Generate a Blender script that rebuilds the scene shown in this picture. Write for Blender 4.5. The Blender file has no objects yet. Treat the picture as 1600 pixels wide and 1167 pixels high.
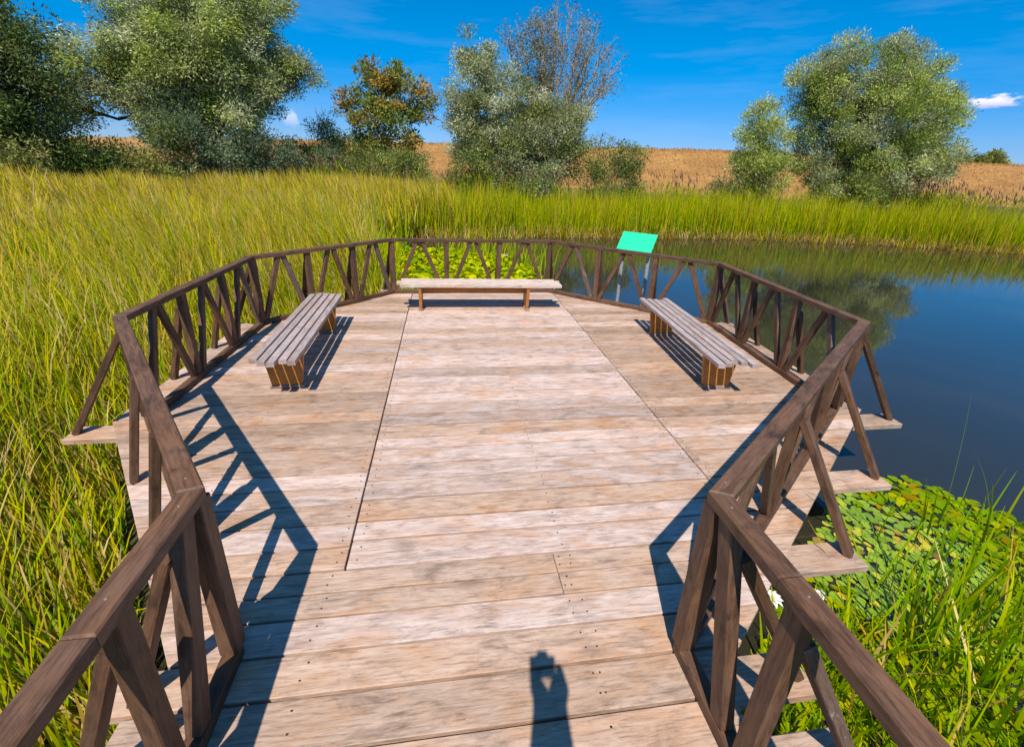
import bpy, bmesh, math, random
import numpy as np
from mathutils import Vector, Matrix, Quaternion

random.seed(7)
RNG = np.random.default_rng(11)
SC = bpy.context.scene
COL = SC.collection

# ------------------------------------------------------------------ camera
cam_d = bpy.data.cameras.new('camera')
cam_d.sensor_width = 36.0
cam_d.lens = 702.15 / 1600 * 36.0
cam_d.shift_y = -0.0312
cam_d.clip_start = 0.02
cam_d.clip_end = 6000
cam_o = bpy.data.objects.new('camera', cam_d)
COL.objects.link(cam_o)
YAW, PITCH, ROLL = 0.153826, 0.372371, 0.040642
CAM = Vector((-0.6517, -5.0734, 2.2702))
fwd = Vector((math.sin(YAW) * math.cos(PITCH), math.cos(YAW) * math.cos(PITCH), -math.sin(PITCH)))
rgt0 = Vector((math.cos(YAW), -math.sin(YAW), 0))
up0 = rgt0.cross(fwd)
rgt = math.cos(ROLL) * rgt0 + math.sin(ROLL) * up0
upv = -math.sin(ROLL) * rgt0 + math.cos(ROLL) * up0
M = Matrix((rgt, upv, -fwd)).transposed().to_4x4()
M.translation = CAM
cam_o.matrix_world = M
SC.camera = cam_o

# ------------------------------------------------------------------ sky, sun, exposure
SUN_DIR = Vector((-0.17, -0.64, 0.975)).normalized()
SUN_EL = math.asin(SUN_DIR.z)
SUN_AZ = math.atan2(SUN_DIR.x, SUN_DIR.y)
W = bpy.data.worlds.new('World')
SC.world = W
W.use_nodes = True
nt = W.node_tree
nt.nodes.clear()


def N(tree, kind, **kw):
    n = tree.nodes.new(kind)
    for k, v in kw.items():
        if k.startswith('i_'):
            n.inputs[k[2:].replace('_', ' ')].default_value = v
        else:
            setattr(n, k, v)
    return n


def build_world():
    L = nt.links.new
    out = N(nt, 'ShaderNodeOutputWorld')
    bg = N(nt, 'ShaderNodeBackground')
    bg.inputs['Strength'].default_value = 0.145
    sky = N(nt, 'ShaderNodeTexSky', sky_type='NISHITA')
    sky.sun_disc = False
    sky.sun_elevation = SUN_EL
    sky.sun_rotation = SUN_AZ
    sky.altitude = 100
    sky.air_density = 1.0
    sky.dust_density = 0.0
    sky.ozone_density = 1.2
    hs = N(nt, 'ShaderNodeHueSaturation')
    hs.inputs['Hue'].default_value = 0.497
    hs.inputs['Saturation'].default_value = 1.12
    hs.inputs['Value'].default_value = 0.85
    tint = N(nt, 'ShaderNodeMixRGB', blend_type='MULTIPLY')
    tint.inputs['Fac'].default_value = 1.0
    tcs = N(nt, 'ShaderNodeTexCoord')
    sxyz = N(nt, 'ShaderNodeSeparateXYZ')
    L(tcs.outputs['Generated'], sxyz.inputs[0])
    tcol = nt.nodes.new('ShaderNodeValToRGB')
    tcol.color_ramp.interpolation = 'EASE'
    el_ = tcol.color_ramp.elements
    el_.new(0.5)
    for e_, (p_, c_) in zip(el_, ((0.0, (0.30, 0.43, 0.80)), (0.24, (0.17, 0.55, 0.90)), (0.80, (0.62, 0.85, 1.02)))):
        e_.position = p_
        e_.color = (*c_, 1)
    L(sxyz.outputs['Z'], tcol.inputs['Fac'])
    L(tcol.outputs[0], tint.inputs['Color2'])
    L(sky.outputs[0], tint.inputs['Color1'])
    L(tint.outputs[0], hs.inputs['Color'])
    tc = N(nt, 'ShaderNodeTexCoord')
    # thin streaky high cloud
    mp = N(nt, 'ShaderNodeMapping')
    mp.inputs['Rotation'].default_value = (0.0, 0.12, 0.0)
    mp.inputs['Scale'].default_value = (2.2, 2.2, 16.0)
    L(tc.outputs['Generated'], mp.inputs['Vector'])
    nz = N(nt, 'ShaderNodeTexNoise')
    nz.inputs['Scale'].default_value = 1.6
    nz.inputs['Detail'].default_value = 6
    nz.inputs['Roughness'].default_value = 0.62
    L(mp.outputs[0], nz.inputs['Vector'])
    rp = N(nt, 'ShaderNodeMapRange')
    rp.inputs['From Min'].default_value = 0.50
    rp.inputs['From Max'].default_value = 0.82
    rp.inputs['To Max'].default_value = 0.16
    L(nz.outputs['Fac'], rp.inputs['Value'])
    m1 = N(nt, 'ShaderNodeMixRGB')
    m1.inputs['Color2'].default_value = (2.6, 3.6, 5.6, 1)
    L(rp.outputs[0], m1.inputs['Fac'])
    L(hs.outputs[0], m1.inputs['Color1'])
    last = m1

    # small fair-weather cumulus puffs, each at its own bearing
    def puff(prev, d, wid, hgt, seed, strength):
        d = Vector(d).normalized()
        side = Vector((d.y, -d.x, 0)).normalized()
        upd = side.cross(d)
        def dot(v):
            n = N(nt, 'ShaderNodeVectorMath', operation='DOT_PRODUCT')
            n.inputs[1].default_value = v
            return n
        sub = N(nt, 'ShaderNodeVectorMath', operation='SUBTRACT')
        nrm = N(nt, 'ShaderNodeVectorMath', operation='NORMALIZE')
        L(tc.outputs['Generated'], nrm.inputs[0])
        L(nrm.outputs[0], sub.inputs[0])
        sub.inputs[1].default_value = d
        a, b = dot(side / wid), dot(upd / hgt)
        L(sub.outputs[0], a.inputs[0])
        L(sub.outputs[0], b.inputs[0])
        # flat-bottomed: lower half shrinks quicker
        neg = N(nt, 'ShaderNodeMath', operation='LESS_THAN')
        neg.inputs[1].default_value = 0
        L(b.outputs['Value'], neg.inputs[0])
        sc = N(nt, 'ShaderNodeMath', operation='MULTIPLY_ADD')
        sc.inputs[1].default_value = 0.7
        sc.inputs[2].default_value = 1.0
        L(neg.outputs[0], sc.inputs[0])
        b2 = N(nt, 'ShaderNodeMath', operation='MULTIPLY')
        L(b.outputs['Value'], b2.inputs[0])
        L(sc.outputs[0], b2.inputs[1])
        cb = N(nt, 'ShaderNodeCombineXYZ')
        L(a.outputs['Value'], cb.inputs[0])
        L(b2.outputs[0], cb.inputs[1])
        ln = N(nt, 'ShaderNodeVectorMath', operation='LENGTH')
        L(cb.outputs[0], ln.inputs[0])
        cn = N(nt, 'ShaderNodeTexNoise')
        cn.inputs['Scale'].default_value = 1.9
        cn.inputs['Detail'].default_value = 7
        cn.inputs['Roughness'].default_value = 0.6
        off = N(nt, 'ShaderNodeVectorMath', operation='ADD')
        off.inputs[1].default_value = (seed, seed * .7, 0)
        L(cb.outputs[0], off.inputs[0])
        L(off.outputs[0], cn.inputs['Vector'])
        mad = N(nt, 'ShaderNodeMath', operation='MULTIPLY_ADD')
        mad.inputs[1].default_value = 1.7
        L(cn.outputs['Fac'], mad.inputs[0])
        L(ln.outputs['Value'], mad.inputs[2])
        mr = N(nt, 'ShaderNodeMapRange', interpolation_type='SMOOTHSTEP')
        mr.inputs['From Min'].default_value = 1.75
        mr.inputs['From Max'].default_value = 1.25
        mr.inputs['To Min'].default_value = 0
        mr.inputs['To Max'].default_value = strength
        L(mad.outputs[0], mr.inputs['Value'])
        # sunlit top, mauve base
        hr = N(nt, 'ShaderNodeMapRange')
        hr.inputs['From Min'].default_value = -0.5
        hr.inputs['From Max'].default_value = 0.45
        L(b2.outputs[0], hr.inputs['Value'])
        cc = N(nt, 'ShaderNodeMixRGB')
        cc.inputs['Color1'].default_value = (3.0, 3.3, 5.6, 1)
        cc.inputs['Color2'].default_value = (6.6, 6.4, 7.2, 1)
        L(hr.outputs[0], cc.inputs['Fac'])
        mx = N(nt, 'ShaderNodeMixRGB')
        L(mr.outputs[0], mx.inputs['Fac'])
        L(prev.outputs[0], mx.inputs['Color1'])
        L(cc.outputs[0], mx.inputs['Color2'])
        return mx
    last = puff(last, (0.7764, 0.6208, 0.1086), 0.036, 0.014, 3.1, 0.95)
    last = puff(last, (-0.2753, 0.9591, 0.060), 0.018, 0.024, 8.4, 0.45)
    last = puff(last, (0.93, 0.30, 0.14), 0.05, 0.018, 5.2, 0.9)
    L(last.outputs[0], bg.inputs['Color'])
    L(bg.outputs[0], out.inputs['Surface'])


build_world()
sun_d = bpy.data.lights.new('sun', 'SUN')
sun_d.energy = 4.8
sun_d.angle = math.radians(0.5)
sun_d.color = (1.0, 0.93, 0.82)
sun_o = bpy.data.objects.new('sun', sun_d)
sun_o.rotation_euler = SUN_DIR.to_track_quat('Z', 'Y').to_euler()
sun_o.location = (0, 0, 60)
COL.objects.link(sun_o)
SC.view_settings.view_transform = 'Standard'
SC.view_settings.look = 'None'
SC.view_settings.exposure = 0.28
SC.view_settings.gamma = 1.0

# ------------------------------------------------------------------ helpers


def tag(o, label=None, cat=None, group=None, kind=None):
    if label: o['label'] = label
    if cat: o['category'] = cat
    if group: o['group'] = group
    if kind: o['kind'] = kind
    return o


def empty(name, loc=(0, 0, 0), rz=0):
    o = bpy.data.objects.new(name, None)
    o.empty_display_size = 0.2
    o.location = loc
    o.rotation_euler = (0, 0, rz)
    COL.objects.link(o)
    return o


def link_mesh(name, me, mat, parent=None, matrix=None):
    if mat is not None and len(me.materials) == 0:
        me.materials.append(mat)
    o = bpy.data.objects.new(name, me)
    COL.objects.link(o)
    if parent is not None:
        o.parent = parent
    if matrix is not None:
        o.matrix_local = matrix
    return o


def np_mesh(name, verts, faces_n, nper, cols=None, smooth=False):
    """verts (N,3); faces_n (F,nper) index array"""
    me = bpy.data.meshes.new(name)
    verts = np.asarray(verts, np.float32)
    f = np.asarray(faces_n, np.int32)
    me.vertices.add(len(verts))
    me.vertices.foreach_set('co', verts.ravel())
    me.loops.add(f.size)
    me.loops.foreach_set('vertex_index', f.ravel())
    me.polygons.add(len(f))
    me.polygons.foreach_set('loop_start', np.arange(0, f.size, nper, dtype=np.int32))
    if smooth:
        me.polygons.foreach_set('use_smooth', np.ones(len(f), bool))
    me.update(calc_edges=True)
    if cols is not None:
        a = me.attributes.new('Col', 'FLOAT_COLOR', 'POINT')
        c = np.ones((len(verts), 4), np.float32)
        c[:, :3] = cols
        a.data.foreach_set('color', c.ravel())
    return me


def chamfer_box(name, lx, ly, lz, c=0.006):
    """box centred on the origin with chamfered long edges, x is the length"""
    hx, hy, hz = lx / 2, ly / 2, lz / 2
    prof = [(-hy + c, -hz), (hy - c, -hz), (hy, -hz + c), (hy, hz - c), (hy - c, hz), (-hy + c, hz), (-hy, hz - c), (-hy, -hz + c)]
    vs, fs = [], []
    rings = [(-hx, 1), (hx, 1)]
    for x, s in rings:
        vs += [(x, y, z) for y, z in prof]
    for i in range(8):
        j = (i + 1) % 8
        fs.append((i, j, 8 + j, 8 + i))
    fs.append(tuple(range(7, -1, -1)))
    fs.append(tuple(range(8, 16)))
    me = bpy.data.meshes.new(name)
    me.from_pydata(vs, [], fs)
    me.update()
    return me


def frame_between(a, b, side=None):
    """matrix with x from a to b, z as near as possible to up (or to 'side')"""
    a, b = Vector(a), Vector(b)
    x = (b - a).normalized()
    ref = Vector(side) if side is not None else Vector((0, 0, 1))
    if abs(x.dot(ref)) > 0.98 and side is None:
        ref = Vector((0, 1, 0))
    y = ref.cross(x).normalized()
    z = x.cross(y)
    m = Matrix((x, y, z)).transposed().to_4x4()
    m.translation = (a + b) / 2
    return m


def member(name, a, b, wy, wz, mat, parent, side=None, c=0.006):
    a, b = Vector(a), Vector(b)
    me = chamfer_box(name, (b - a).length, wy, wz, c)
    return link_mesh(name, me, mat, parent, frame_between(a, b, side))


def prism(name, poly, z0, z1, mat, parent=None, c=0.004, origin=None):
    """convex polygon (list of xy) extruded, top edge slightly eased; origin moved to its centre"""
    n = len(poly)
    cx = sum(p[0] for p in poly) / n if origin is None else origin[0]
    cy = sum(p[1] for p in poly) / n if origin is None else origin[1]
    me = bpy.data.meshes.new(name)
    P = [(p[0] - cx, p[1] - cy) for p in poly]
    mx = sum(p[0] for p in P) / n; my = sum(p[1] for p in P) / n
    vs = [(x, y, z0) for x, y in P] + [(x, y, z1 - c) for x, y in P]
    for i in range(n):
        # inset by c using the two adjacent edges
        x0, y0 = P[i - 1]; x1, y1 = P[i]; x2, y2 = P[(i + 1) % n]
        d1 = Vector((x1 - x0, y1 - y0)); d2 = Vector((x2 - x1, y2 - y1))
        if d1.length < 1e-6 or d2.length < 1e-6:
            vs.append((x1, y1, z1)); continue
        d1.normalize(); d2.normalize()
        n1 = Vector((-d1.y, d1.x)); n2 = Vector((-d2.y, d2.x))
        b = n1 + n2
        k = c / max(0.35, 1 + n1.dot(n2))
        vs.append((x1 + b.x * k, y1 + b.y * k, z1))
    fs = [tuple(range(n - 1, -1, -1)), tuple(range(2 * n, 3 * n))]
    for lv in range(2):
        for i in range(n):
            j = (i + 1) % n
            fs.append((lv * n + i, lv * n + j, (lv + 1) * n + j, (lv + 1) * n + i))
    me.from_pydata(vs, [], fs)
    me.update()
    o = link_mesh(name, me, mat, parent)
    o.location = (cx, cy, 0)
    return o


def clip(poly, nx, ny, d):
    """keep the side nx*x+ny*y <= d (counter-clockwise convex polygon)"""
    out = []
    for i in range(len(poly)):
        a, b = poly[i], poly[(i + 1) % len(poly)]
        da, db = nx * a[0] + ny * a[1] - d, nx * b[0] + ny * b[1] - d
        if da <= 0: out.append(a)
        if (da < 0 < db) or (db < 0 < da):
            t = da / (da - db)
            out.append((a[0] + t * (b[0] - a[0]), a[1] + t * (b[1] - a[1])))
    res = []
    for p in out:
        if not res or (abs(p[0] - res[-1][0]) + abs(p[1] - res[-1][1])) > 2e-3: res.append(p)
    if len(res) > 1 and abs(res[0][0] - res[-1][0]) + abs(res[0][1] - res[-1][1]) < 2e-3: res.pop()
    return res


def tube_arrays(paths, nside=6):
    """paths: list of list of (x,y,z,r) -> verts, quads"""
    V, F = [], []
    base = 0
    for path in paths:
        P = np.array(path, float)
        n = len(P)
        if n < 2: continue
        T = np.gradient(P[:, :3], axis=0)
        T /= np.linalg.norm(T, axis=1)[:, None] + 1e-9
        ref = np.array([0.31, 0.95, 0.05])
        A = np.cross(T, ref); A /= np.linalg.norm(A, axis=1)[:, None] + 1e-9
        B = np.cross(T, A)
        ang = np.linspace(0, 2 * math.pi, nside, endpoint=False)
        ring = P[:, None, :3] + P[:, None, 3:4] * (A[:, None] * np.cos(ang)[None, :, None] + B[:, None] * np.sin(ang)[None, :, None])
        V.append(ring.reshape(-1, 3))
        i = np.arange(n - 1)[:, None] * nside + np.arange(nside)[None]
        j = np.arange(n - 1)[:, None] * nside + (np.arange(nside)[None] + 1) % nside
        q = np.stack([i, j, j + nside, i + nside], -1).reshape(-1, 4) + base
        F.append(q)
        base += n * nside
    return np.concatenate(V), np.concatenate(F)


# ------------------------------------------------------------------ materials
def new_mat(name):
    m = bpy.data.materials.new(name)
    m.use_nodes = True
    t = m.node_tree
    b = t.nodes['Principled BSDF']
    return m, t, b


def ramp(t, stops):
    r = t.nodes.new('ShaderNodeValToRGB')
    e = r.color_ramp.elements
    while len(e) < len(stops): e.new(0.5)
    for k, (p, c) in enumerate(stops):
        e[k].position = p
        e[k].color = (*c, 1) if len(c) == 3 else c
    return r


def mix(t, fac, c1, c2, mode='MIX'):
    m = t.nodes.new('ShaderNodeMixRGB')
    m.blend_type = mode
    for sock, v in ((m.inputs[0], fac), (m.inputs[1], c1), (m.inputs[2], c2)):
        if hasattr(v, 'is_output') or isinstance(v, bpy.types.NodeSocket):
            t.links.new(v, sock)
        elif isinstance(v, (int, float)):
            sock.default_value = v
        else:
            sock.default_value = (*v, 1)
    return m.outputs[0]


def wood(name, pale, mid, warm, dark, warm_amt=0.5, dark_amt=0.4, knots=True, rough=0.72, grain=1.0, bump=0.35, speck=None, spread=0.25):
    m, t, b = new_mat(name)
    L = t.links.new
    tc = t.nodes.new('ShaderNodeTexCoord')
    oi = t.nodes.new('ShaderNodeObjectInfo')
    mul = t.nodes.new('ShaderNodeMath'); mul.operation = 'MULTIPLY'; mul.inputs[1].default_value = 173.0
    L(oi.outputs['Random'], mul.inputs[0])
    comb = t.nodes.new('ShaderNodeCombineXYZ')
    L(mul.outputs[0], comb.inputs[0]); L(mul.outputs[0], comb.inputs[1])
    add = t.nodes.new('ShaderNodeVectorMath'); add.operation = 'ADD'
    L(tc.outputs['Object'], add.inputs[0]); L(comb.outputs[0], add.inputs[1])

    def noise(sx, sy, sz, scale, detail=4, rough_=0.55, dist=0.0):
        mp = t.nodes.new('ShaderNodeMapping'); mp.inputs['Scale'].default_value = (sx, sy, sz)
        L(add.outputs[0], mp.inputs['Vector'])
        n = t.nodes.new('ShaderNodeTexNoise')
        n.inputs['Scale'].default_value = scale; n.inputs['Detail'].default_value = detail
        n.inputs['Roughness'].default_value = rough_; n.inputs['Distortion'].default_value = dist
        L(mp.outputs[0], n.inputs['Vector'])
        return n.outputs['Fac']
    g = grain
    fine = noise(7.0, 75 * g, 75 * g, 1.0, 6, 0.7, 0.5)
    mid_n = noise(2.6, 16 * g, 16 * g, 1.0, 6, 0.68, 1.3)
    patch = noise(1.9, 5.0, 5.0, 1.0, 6, 0.66, 0.7)
    blot = noise(3.6, 8.0, 8.0, 1.0, 7, 0.72, 0.6)
    r1 = ramp(t, [(0.32, mid), (0.62, pale)])
    L(mid_n, r1.inputs[0])
    c = r1.outputs[0]
    rw = ramp(t, [(0.47, (0, 0, 0)), (0.66, (warm_amt,) * 3)])
    L(patch, rw.inputs[0])
    c = mix(t, rw.outputs[0], c, warm)
    rd = ramp(t, [(0.51, (0, 0, 0)), (0.68, (dark_amt,) * 3)])
    L(blot, rd.inputs[0])
    c = mix(t, rd.outputs[0], c, dark)
    rf = ramp(t, [(0.32, (0.42, 0.37, 0.35)), (0.5, (0.95, 0.95, 0.95)), (0.7, (1.1, 1.1, 1.1))])
    L(fine, rf.inputs[0])
    c = mix(t, 0.8, c, rf.outputs[0], 'MULTIPLY')
    if knots:
        mp = t.nodes.new('ShaderNodeMapping'); mp.inputs['Scale'].default_value = (1.0, 2.6, 2.6)
        nz = t.nodes.new('ShaderNodeTexNoise'); nz.inputs['Scale'].default_value = 5; nz.inputs['Detail'].default_value = 3
        L(add.outputs[0], nz.inputs['Vector'])
        ad2 = t.nodes.new('ShaderNodeVectorMath'); ad2.operation = 'MULTIPLY_ADD'
        ad2.inputs[1].default_value = (0.12, 0.12, 0.12)
        L(nz.outputs['Color'], ad2.inputs[0]); L(add.outputs[0], ad2.inputs[2])
        L(ad2.outputs[0], mp.inputs['Vector'])
        vo = t.nodes.new('ShaderNodeTexVoronoi'); vo.inputs['Scale'].default_value = 1.25
        L(mp.outputs[0], vo.inputs['Vector'])
        rk = ramp(t, [(0.0, (0.9,) * 3), (0.045, (0.65,) * 3), (0.10, (0.32,) * 3), (0.2, (0, 0, 0))])
        L(vo.outputs['Distance'], rk.inputs[0])
        c = mix(t, rk.outputs[0], c, dark)
    # every board its own tone
    rr = ramp(t, [(0.0, (1 - spread, 1 - spread * 1.05, 1 - spread * 1.15)), (0.5, (1, 1, 1)), (1.0, (1 + spread * .35, 1 + spread * .25, 1 + spread * .15))])
    wn = t.nodes.new('ShaderNodeTexWhiteNoise'); wn.noise_dimensions = '1D'
    L(mul.outputs[0], wn.inputs['W'])
    L(wn.outputs['Value'], rr.inputs[0])
    c = mix(t, 1.0, c, rr.outputs[0], 'MULTIPLY')
    if speck:
        sp = noise(9, 22, 22, 1.0, 6, 0.75)
        rs = ramp(t, [(0.60, (0, 0, 0)), (0.68, (0.8,) * 3)])
        L(sp, rs.inputs[0])
        c = mix(t, rs.outputs[0], c, speck)
    L(c, b.inputs['Base Color'])
    b.inputs['Roughness'].default_value = rough
    b.inputs['Specular IOR Level'].default_value = 0.3
    bp = t.nodes.new('ShaderNodeBump'); bp.inputs['Strength'].default_value = bump; bp.inputs['Distance'].default_value = 0.004
    L(fine, bp.inputs['Height'])
    L(bp.outputs[0], b.inputs['Normal'])
    return m


M_DECK_C = wood('weathered_deck_pale', (0.69, 0.545, 0.475), (0.47, 0.335, 0.275), (0.54, 0.285, 0.14), (0.22, 0.17, 0.145), 0.6, 0.55)
M_DECK_S = wood('weathered_deck_tan', (0.56, 0.405, 0.31), (0.40, 0.265, 0.19), (0.46, 0.235, 0.105), (0.17, 0.12, 0.095), 0.65, 0.65)
M_DECK_W = wood('weathered_deck_walkway', (0.56, 0.41, 0.32), (0.41, 0.28, 0.205), (0.47, 0.25, 0.12), (0.17, 0.125, 0.10), 0.6, 0.65)
M_RAIL = wood('dark_stained_wood', (0.175, 0.094, 0.056), (0.078, 0.040, 0.023), (0.20, 0.092, 0.036), (0.026, 0.015, 0.010), 0.5, 0.75, knots=True, rough=0.55, bump=0.5, spread=0.3)
M_RAILW = wood('worn_flaking_wood', (0.20, 0.13, 0.10), (0.13, 0.08, 0.058), (0.20, 0.11, 0.06), (0.06, 0.04, 0.03), 0.4, 0.6, knots=False, rough=0.7, bump=0.6, speck=(0.42, 0.33, 0.28))
M_SLAT = wood('grey_weathered_slat', (0.50, 0.42, 0.40), (0.36, 0.285, 0.265), (0.44, 0.21, 0.10), (0.22, 0.16, 0.14), 0.35, 0.35, spread=0.15)
M_SLATP = wood('bleached_slat', (0.68, 0.57, 0.49), (0.56, 0.44, 0.36), (0.58, 0.27, 0.11), (0.32, 0.22, 0.16), 0.5, 0.3, spread=0.1)
M_LEG = wood('golden_varnished_wood', (0.50, 0.225, 0.055), (0.38, 0.15, 0.03), (0.52, 0.20, 0.03), (0.20, 0.075, 0.02), 0.4, 0.4, rough=0.45, spread=0.12)
M_FOOT = wood('grey_foot_block', (0.42, 0.33, 0.27), (0.33, 0.25, 0.2), (0.4, 0.25, 0.15), (0.18, 0.13, 0.11), 0.3, 0.4)


def plain(name, col, rough=0.5, metal=0.0, spec=0.5):
    m, t, b = new_mat(name)
    b.inputs['Base Color'].default_value = (*col, 1)
    b.inputs['Roughness'].default_value = rough
    b.inputs['Metallic'].default_value = metal
    b.inputs['Specular IOR Level'].default_value = spec
    return m


def speckled(name, c1, c2, scale, rough=0.6, metal=0.0, bump=0.0):
    m, t, b = new_mat(name)
    tc = t.nodes.new('ShaderNodeTexCoord')
    n = t.nodes.new('ShaderNodeTexNoise'); n.inputs['Scale'].default_value = scale; n.inputs['Detail'].default_value = 5
    t.links.new(tc.outputs['Object'], n.inputs['Vector'])
    r = ramp(t, [(0.35, c1), (0.65, c2)])
    t.links.new(n.outputs['Fac'], r.inputs[0])
    t.links.new(r.outputs[0], b.inputs['Base Color'])
    b.inputs['Roughness'].default_value = rough
    b.inputs['Metallic'].default_value = metal
    if bump:
        bp = t.nodes.new('ShaderNodeBump'); bp.inputs['Strength'].default_value = bump
        t.links.new(n.outputs['Fac'], bp.inputs['Height']); t.links.new(bp.outputs[0], b.inputs['Normal'])
    return m


def leaf_mat(name, trans=0.3, rough=0.5, sat=1.0, val=1.0, spec=0.2):
    """foliage: colour comes from the point attribute Col, thin and partly see-through to light"""
    m, t, b = new_mat(name)
    at = t.nodes.new('ShaderNodeAttribute'); at.attribute_name = 'Col'
    tr = t.nodes.new('ShaderNodeBsdfTranslucent')
    mx = t.nodes.new('ShaderNodeMixShader'); mx.inputs[0].default_value = trans
    out = t.nodes['Material Output']
    hs = t.nodes.new('ShaderNodeHueSaturation')
    hs.inputs['Saturation'].default_value = sat; hs.inputs['Value'].default_value = val
    t.links.new(at.outputs['Color'], hs.inputs['Color'])
    t.links.new(hs.outputs[0], b.inputs['Base Color'])
    t.links.new(hs.outputs[0], tr.inputs['Color'])
    b.inputs['Roughness'].default_value = rough
    b.inputs['Specular IOR Level'].default_value = spec
    t.links.new(b.outputs[0], mx.inputs[1]); t.links.new(tr.outputs[0], mx.inputs[2])
    t.links.new(mx.outputs[0], out.inputs['Surface'])
    return m


M_LEAF = leaf_mat('tree_leaves', 0.36, 0.45, 1.0, 1.30)
M_REED = leaf_mat('reed_leaves', 0.40, 0.6, 1.1, 1.08, 0.08)
M_BARK = speckled('bark', (0.07, 0.055, 0.038), (0.16, 0.125, 0.09), 9, 0.9, bump=0.5)
M_TWIG = speckled('bare_twig_bark', (0.34, 0.25, 0.17), (0.48, 0.37, 0.26), 3, 0.9)
M_NAIL = plain('rusty_nail_head', (0.05, 0.032, 0.025), 0.6)
M_SCREW = plain('zinc_screw_head', (0.30, 0.26, 0.22), 0.6, 0.6)
M_STEEL = speckled('galvanised_steel', (0.30, 0.32, 0.34), (0.42, 0.44, 0.47), 14, 0.5, 0.3)
M_GREEN = speckled('mint_green_board', (0.0, 0.60, 0.27), (0.0, 0.65, 0.30), 3, 0.5)
M_PILE = speckled('wet_pile_wood', (0.06, 0.045, 0.035), (0.12, 0.09, 0.07), 6, 0.8)


def ground_mat():
    m, t, b = new_mat('marsh_ground')
    tc = t.nodes.new('ShaderNodeTexCoord')
    n = t.nodes.new('ShaderNodeTexNoise'); n.inputs['Scale'].default_value = 0.9; n.inputs['Detail'].default_value = 8
    t.links.new(tc.outputs['Object'], n.inputs['Vector'])
    n2 = t.nodes.new('ShaderNodeTexNoise'); n2.inputs['Scale'].default_value = 0.02; n2.inputs['Detail'].default_value = 4
    t.links.new(tc.outputs['Object'], n2.inputs['Vector'])
    r = ramp(t, [(0.3, (0.030, 0.028, 0.014)), (0.55, (0.075, 0.075, 0.026)), (0.75, (0.13, 0.11, 0.045))])
    t.links.new(n.outputs['Fac'], r.inputs[0])
    r2 = ramp(t, [(0.4, (0.13, 0.14, 0.035)), (0.6, (0.30, 0.20, 0.07))])
    t.links.new(n2.outputs['Fac'], r2.inputs[0])
    sp = t.nodes.new('ShaderNodeSeparateXYZ'); t.links.new(tc.outputs['Object'], sp.inputs[0])
    mr = t.nodes.new('ShaderNodeMapRange'); mr.inputs['From Min'].default_value = -0.2; mr.inputs['From Max'].default_value = 0.15
    t.links.new(sp.outputs['Z'], mr.inputs['Value'])
    c = mix(t, mr.outputs[0], r.outputs[0], r2.outputs[0])
    t.links.new(c, b.inputs['Base Color'])
    b.inputs['Roughness'].default_value = 1.0
    b.inputs['Specular IOR Level'].default_value = 0.0
    return m


def dyke_mat():
    m, t, b = new_mat('dry_dyke_grass')
    tc = t.nodes.new('ShaderNodeTexCoord')
    def nz(scale, det, sx=1, sy=1, sz=1):
        mp = t.nodes.new('ShaderNodeMapping'); mp.inputs['Scale'].default_value = (sx, sy, sz)
        t.links.new(tc.outputs['Object'], mp.inputs['Vector'])
        n = t.nodes.new('ShaderNodeTexNoise'); n.inputs['Scale'].default_value = scale; n.inputs['Detail'].default_value = det
        n.inputs['Roughness'].default_value = 0.7
        t.links.new(mp.outputs[0], n.inputs['Vector'])
        return n.outputs['Fac']
    a = nz(0.22, 8, 1, 1, 3)
    r = ramp(t, [(0.30, (0.30, 0.15, 0.04)), (0.5, (0.44, 0.225, 0.062)), (0.7, (0.52, 0.30, 0.10))])
    t.links.new(a, r.inputs[0])
    f = nz(3.2, 6)
    r2 = ramp(t, [(0.34, (0.55, 0.5, 0.42)), (0.6, (1.08, 1.05, 1.0))])
    t.links.new(f, r2.inputs[0])
    c = mix(t, 1.0, r.outputs[0], r2.outputs[0], 'MULTIPLY')
    g = nz(0.55, 5, 1, 1, 2)
    r3 = ramp(t, [(0.58, (0, 0, 0)), (0.70, (0.55,) * 3)])
    t.links.new(g, r3.inputs[0])
    c = mix(t, r3.outputs[0], c, (0.17, 0.155, 0.05))
    t.links.new(c, b.inputs['Base Color'])
    b.inputs['Roughness'].default_value = 0.95
    bp = t.nodes.new('ShaderNodeBump'); bp.inputs['Strength'].default_value = 0.9; bp.inputs['Distance'].default_value = 0.25
    t.links.new(f, bp.inputs['Height']); t.links.new(bp.outputs[0], b.inputs['Normal'])
    return m


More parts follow.
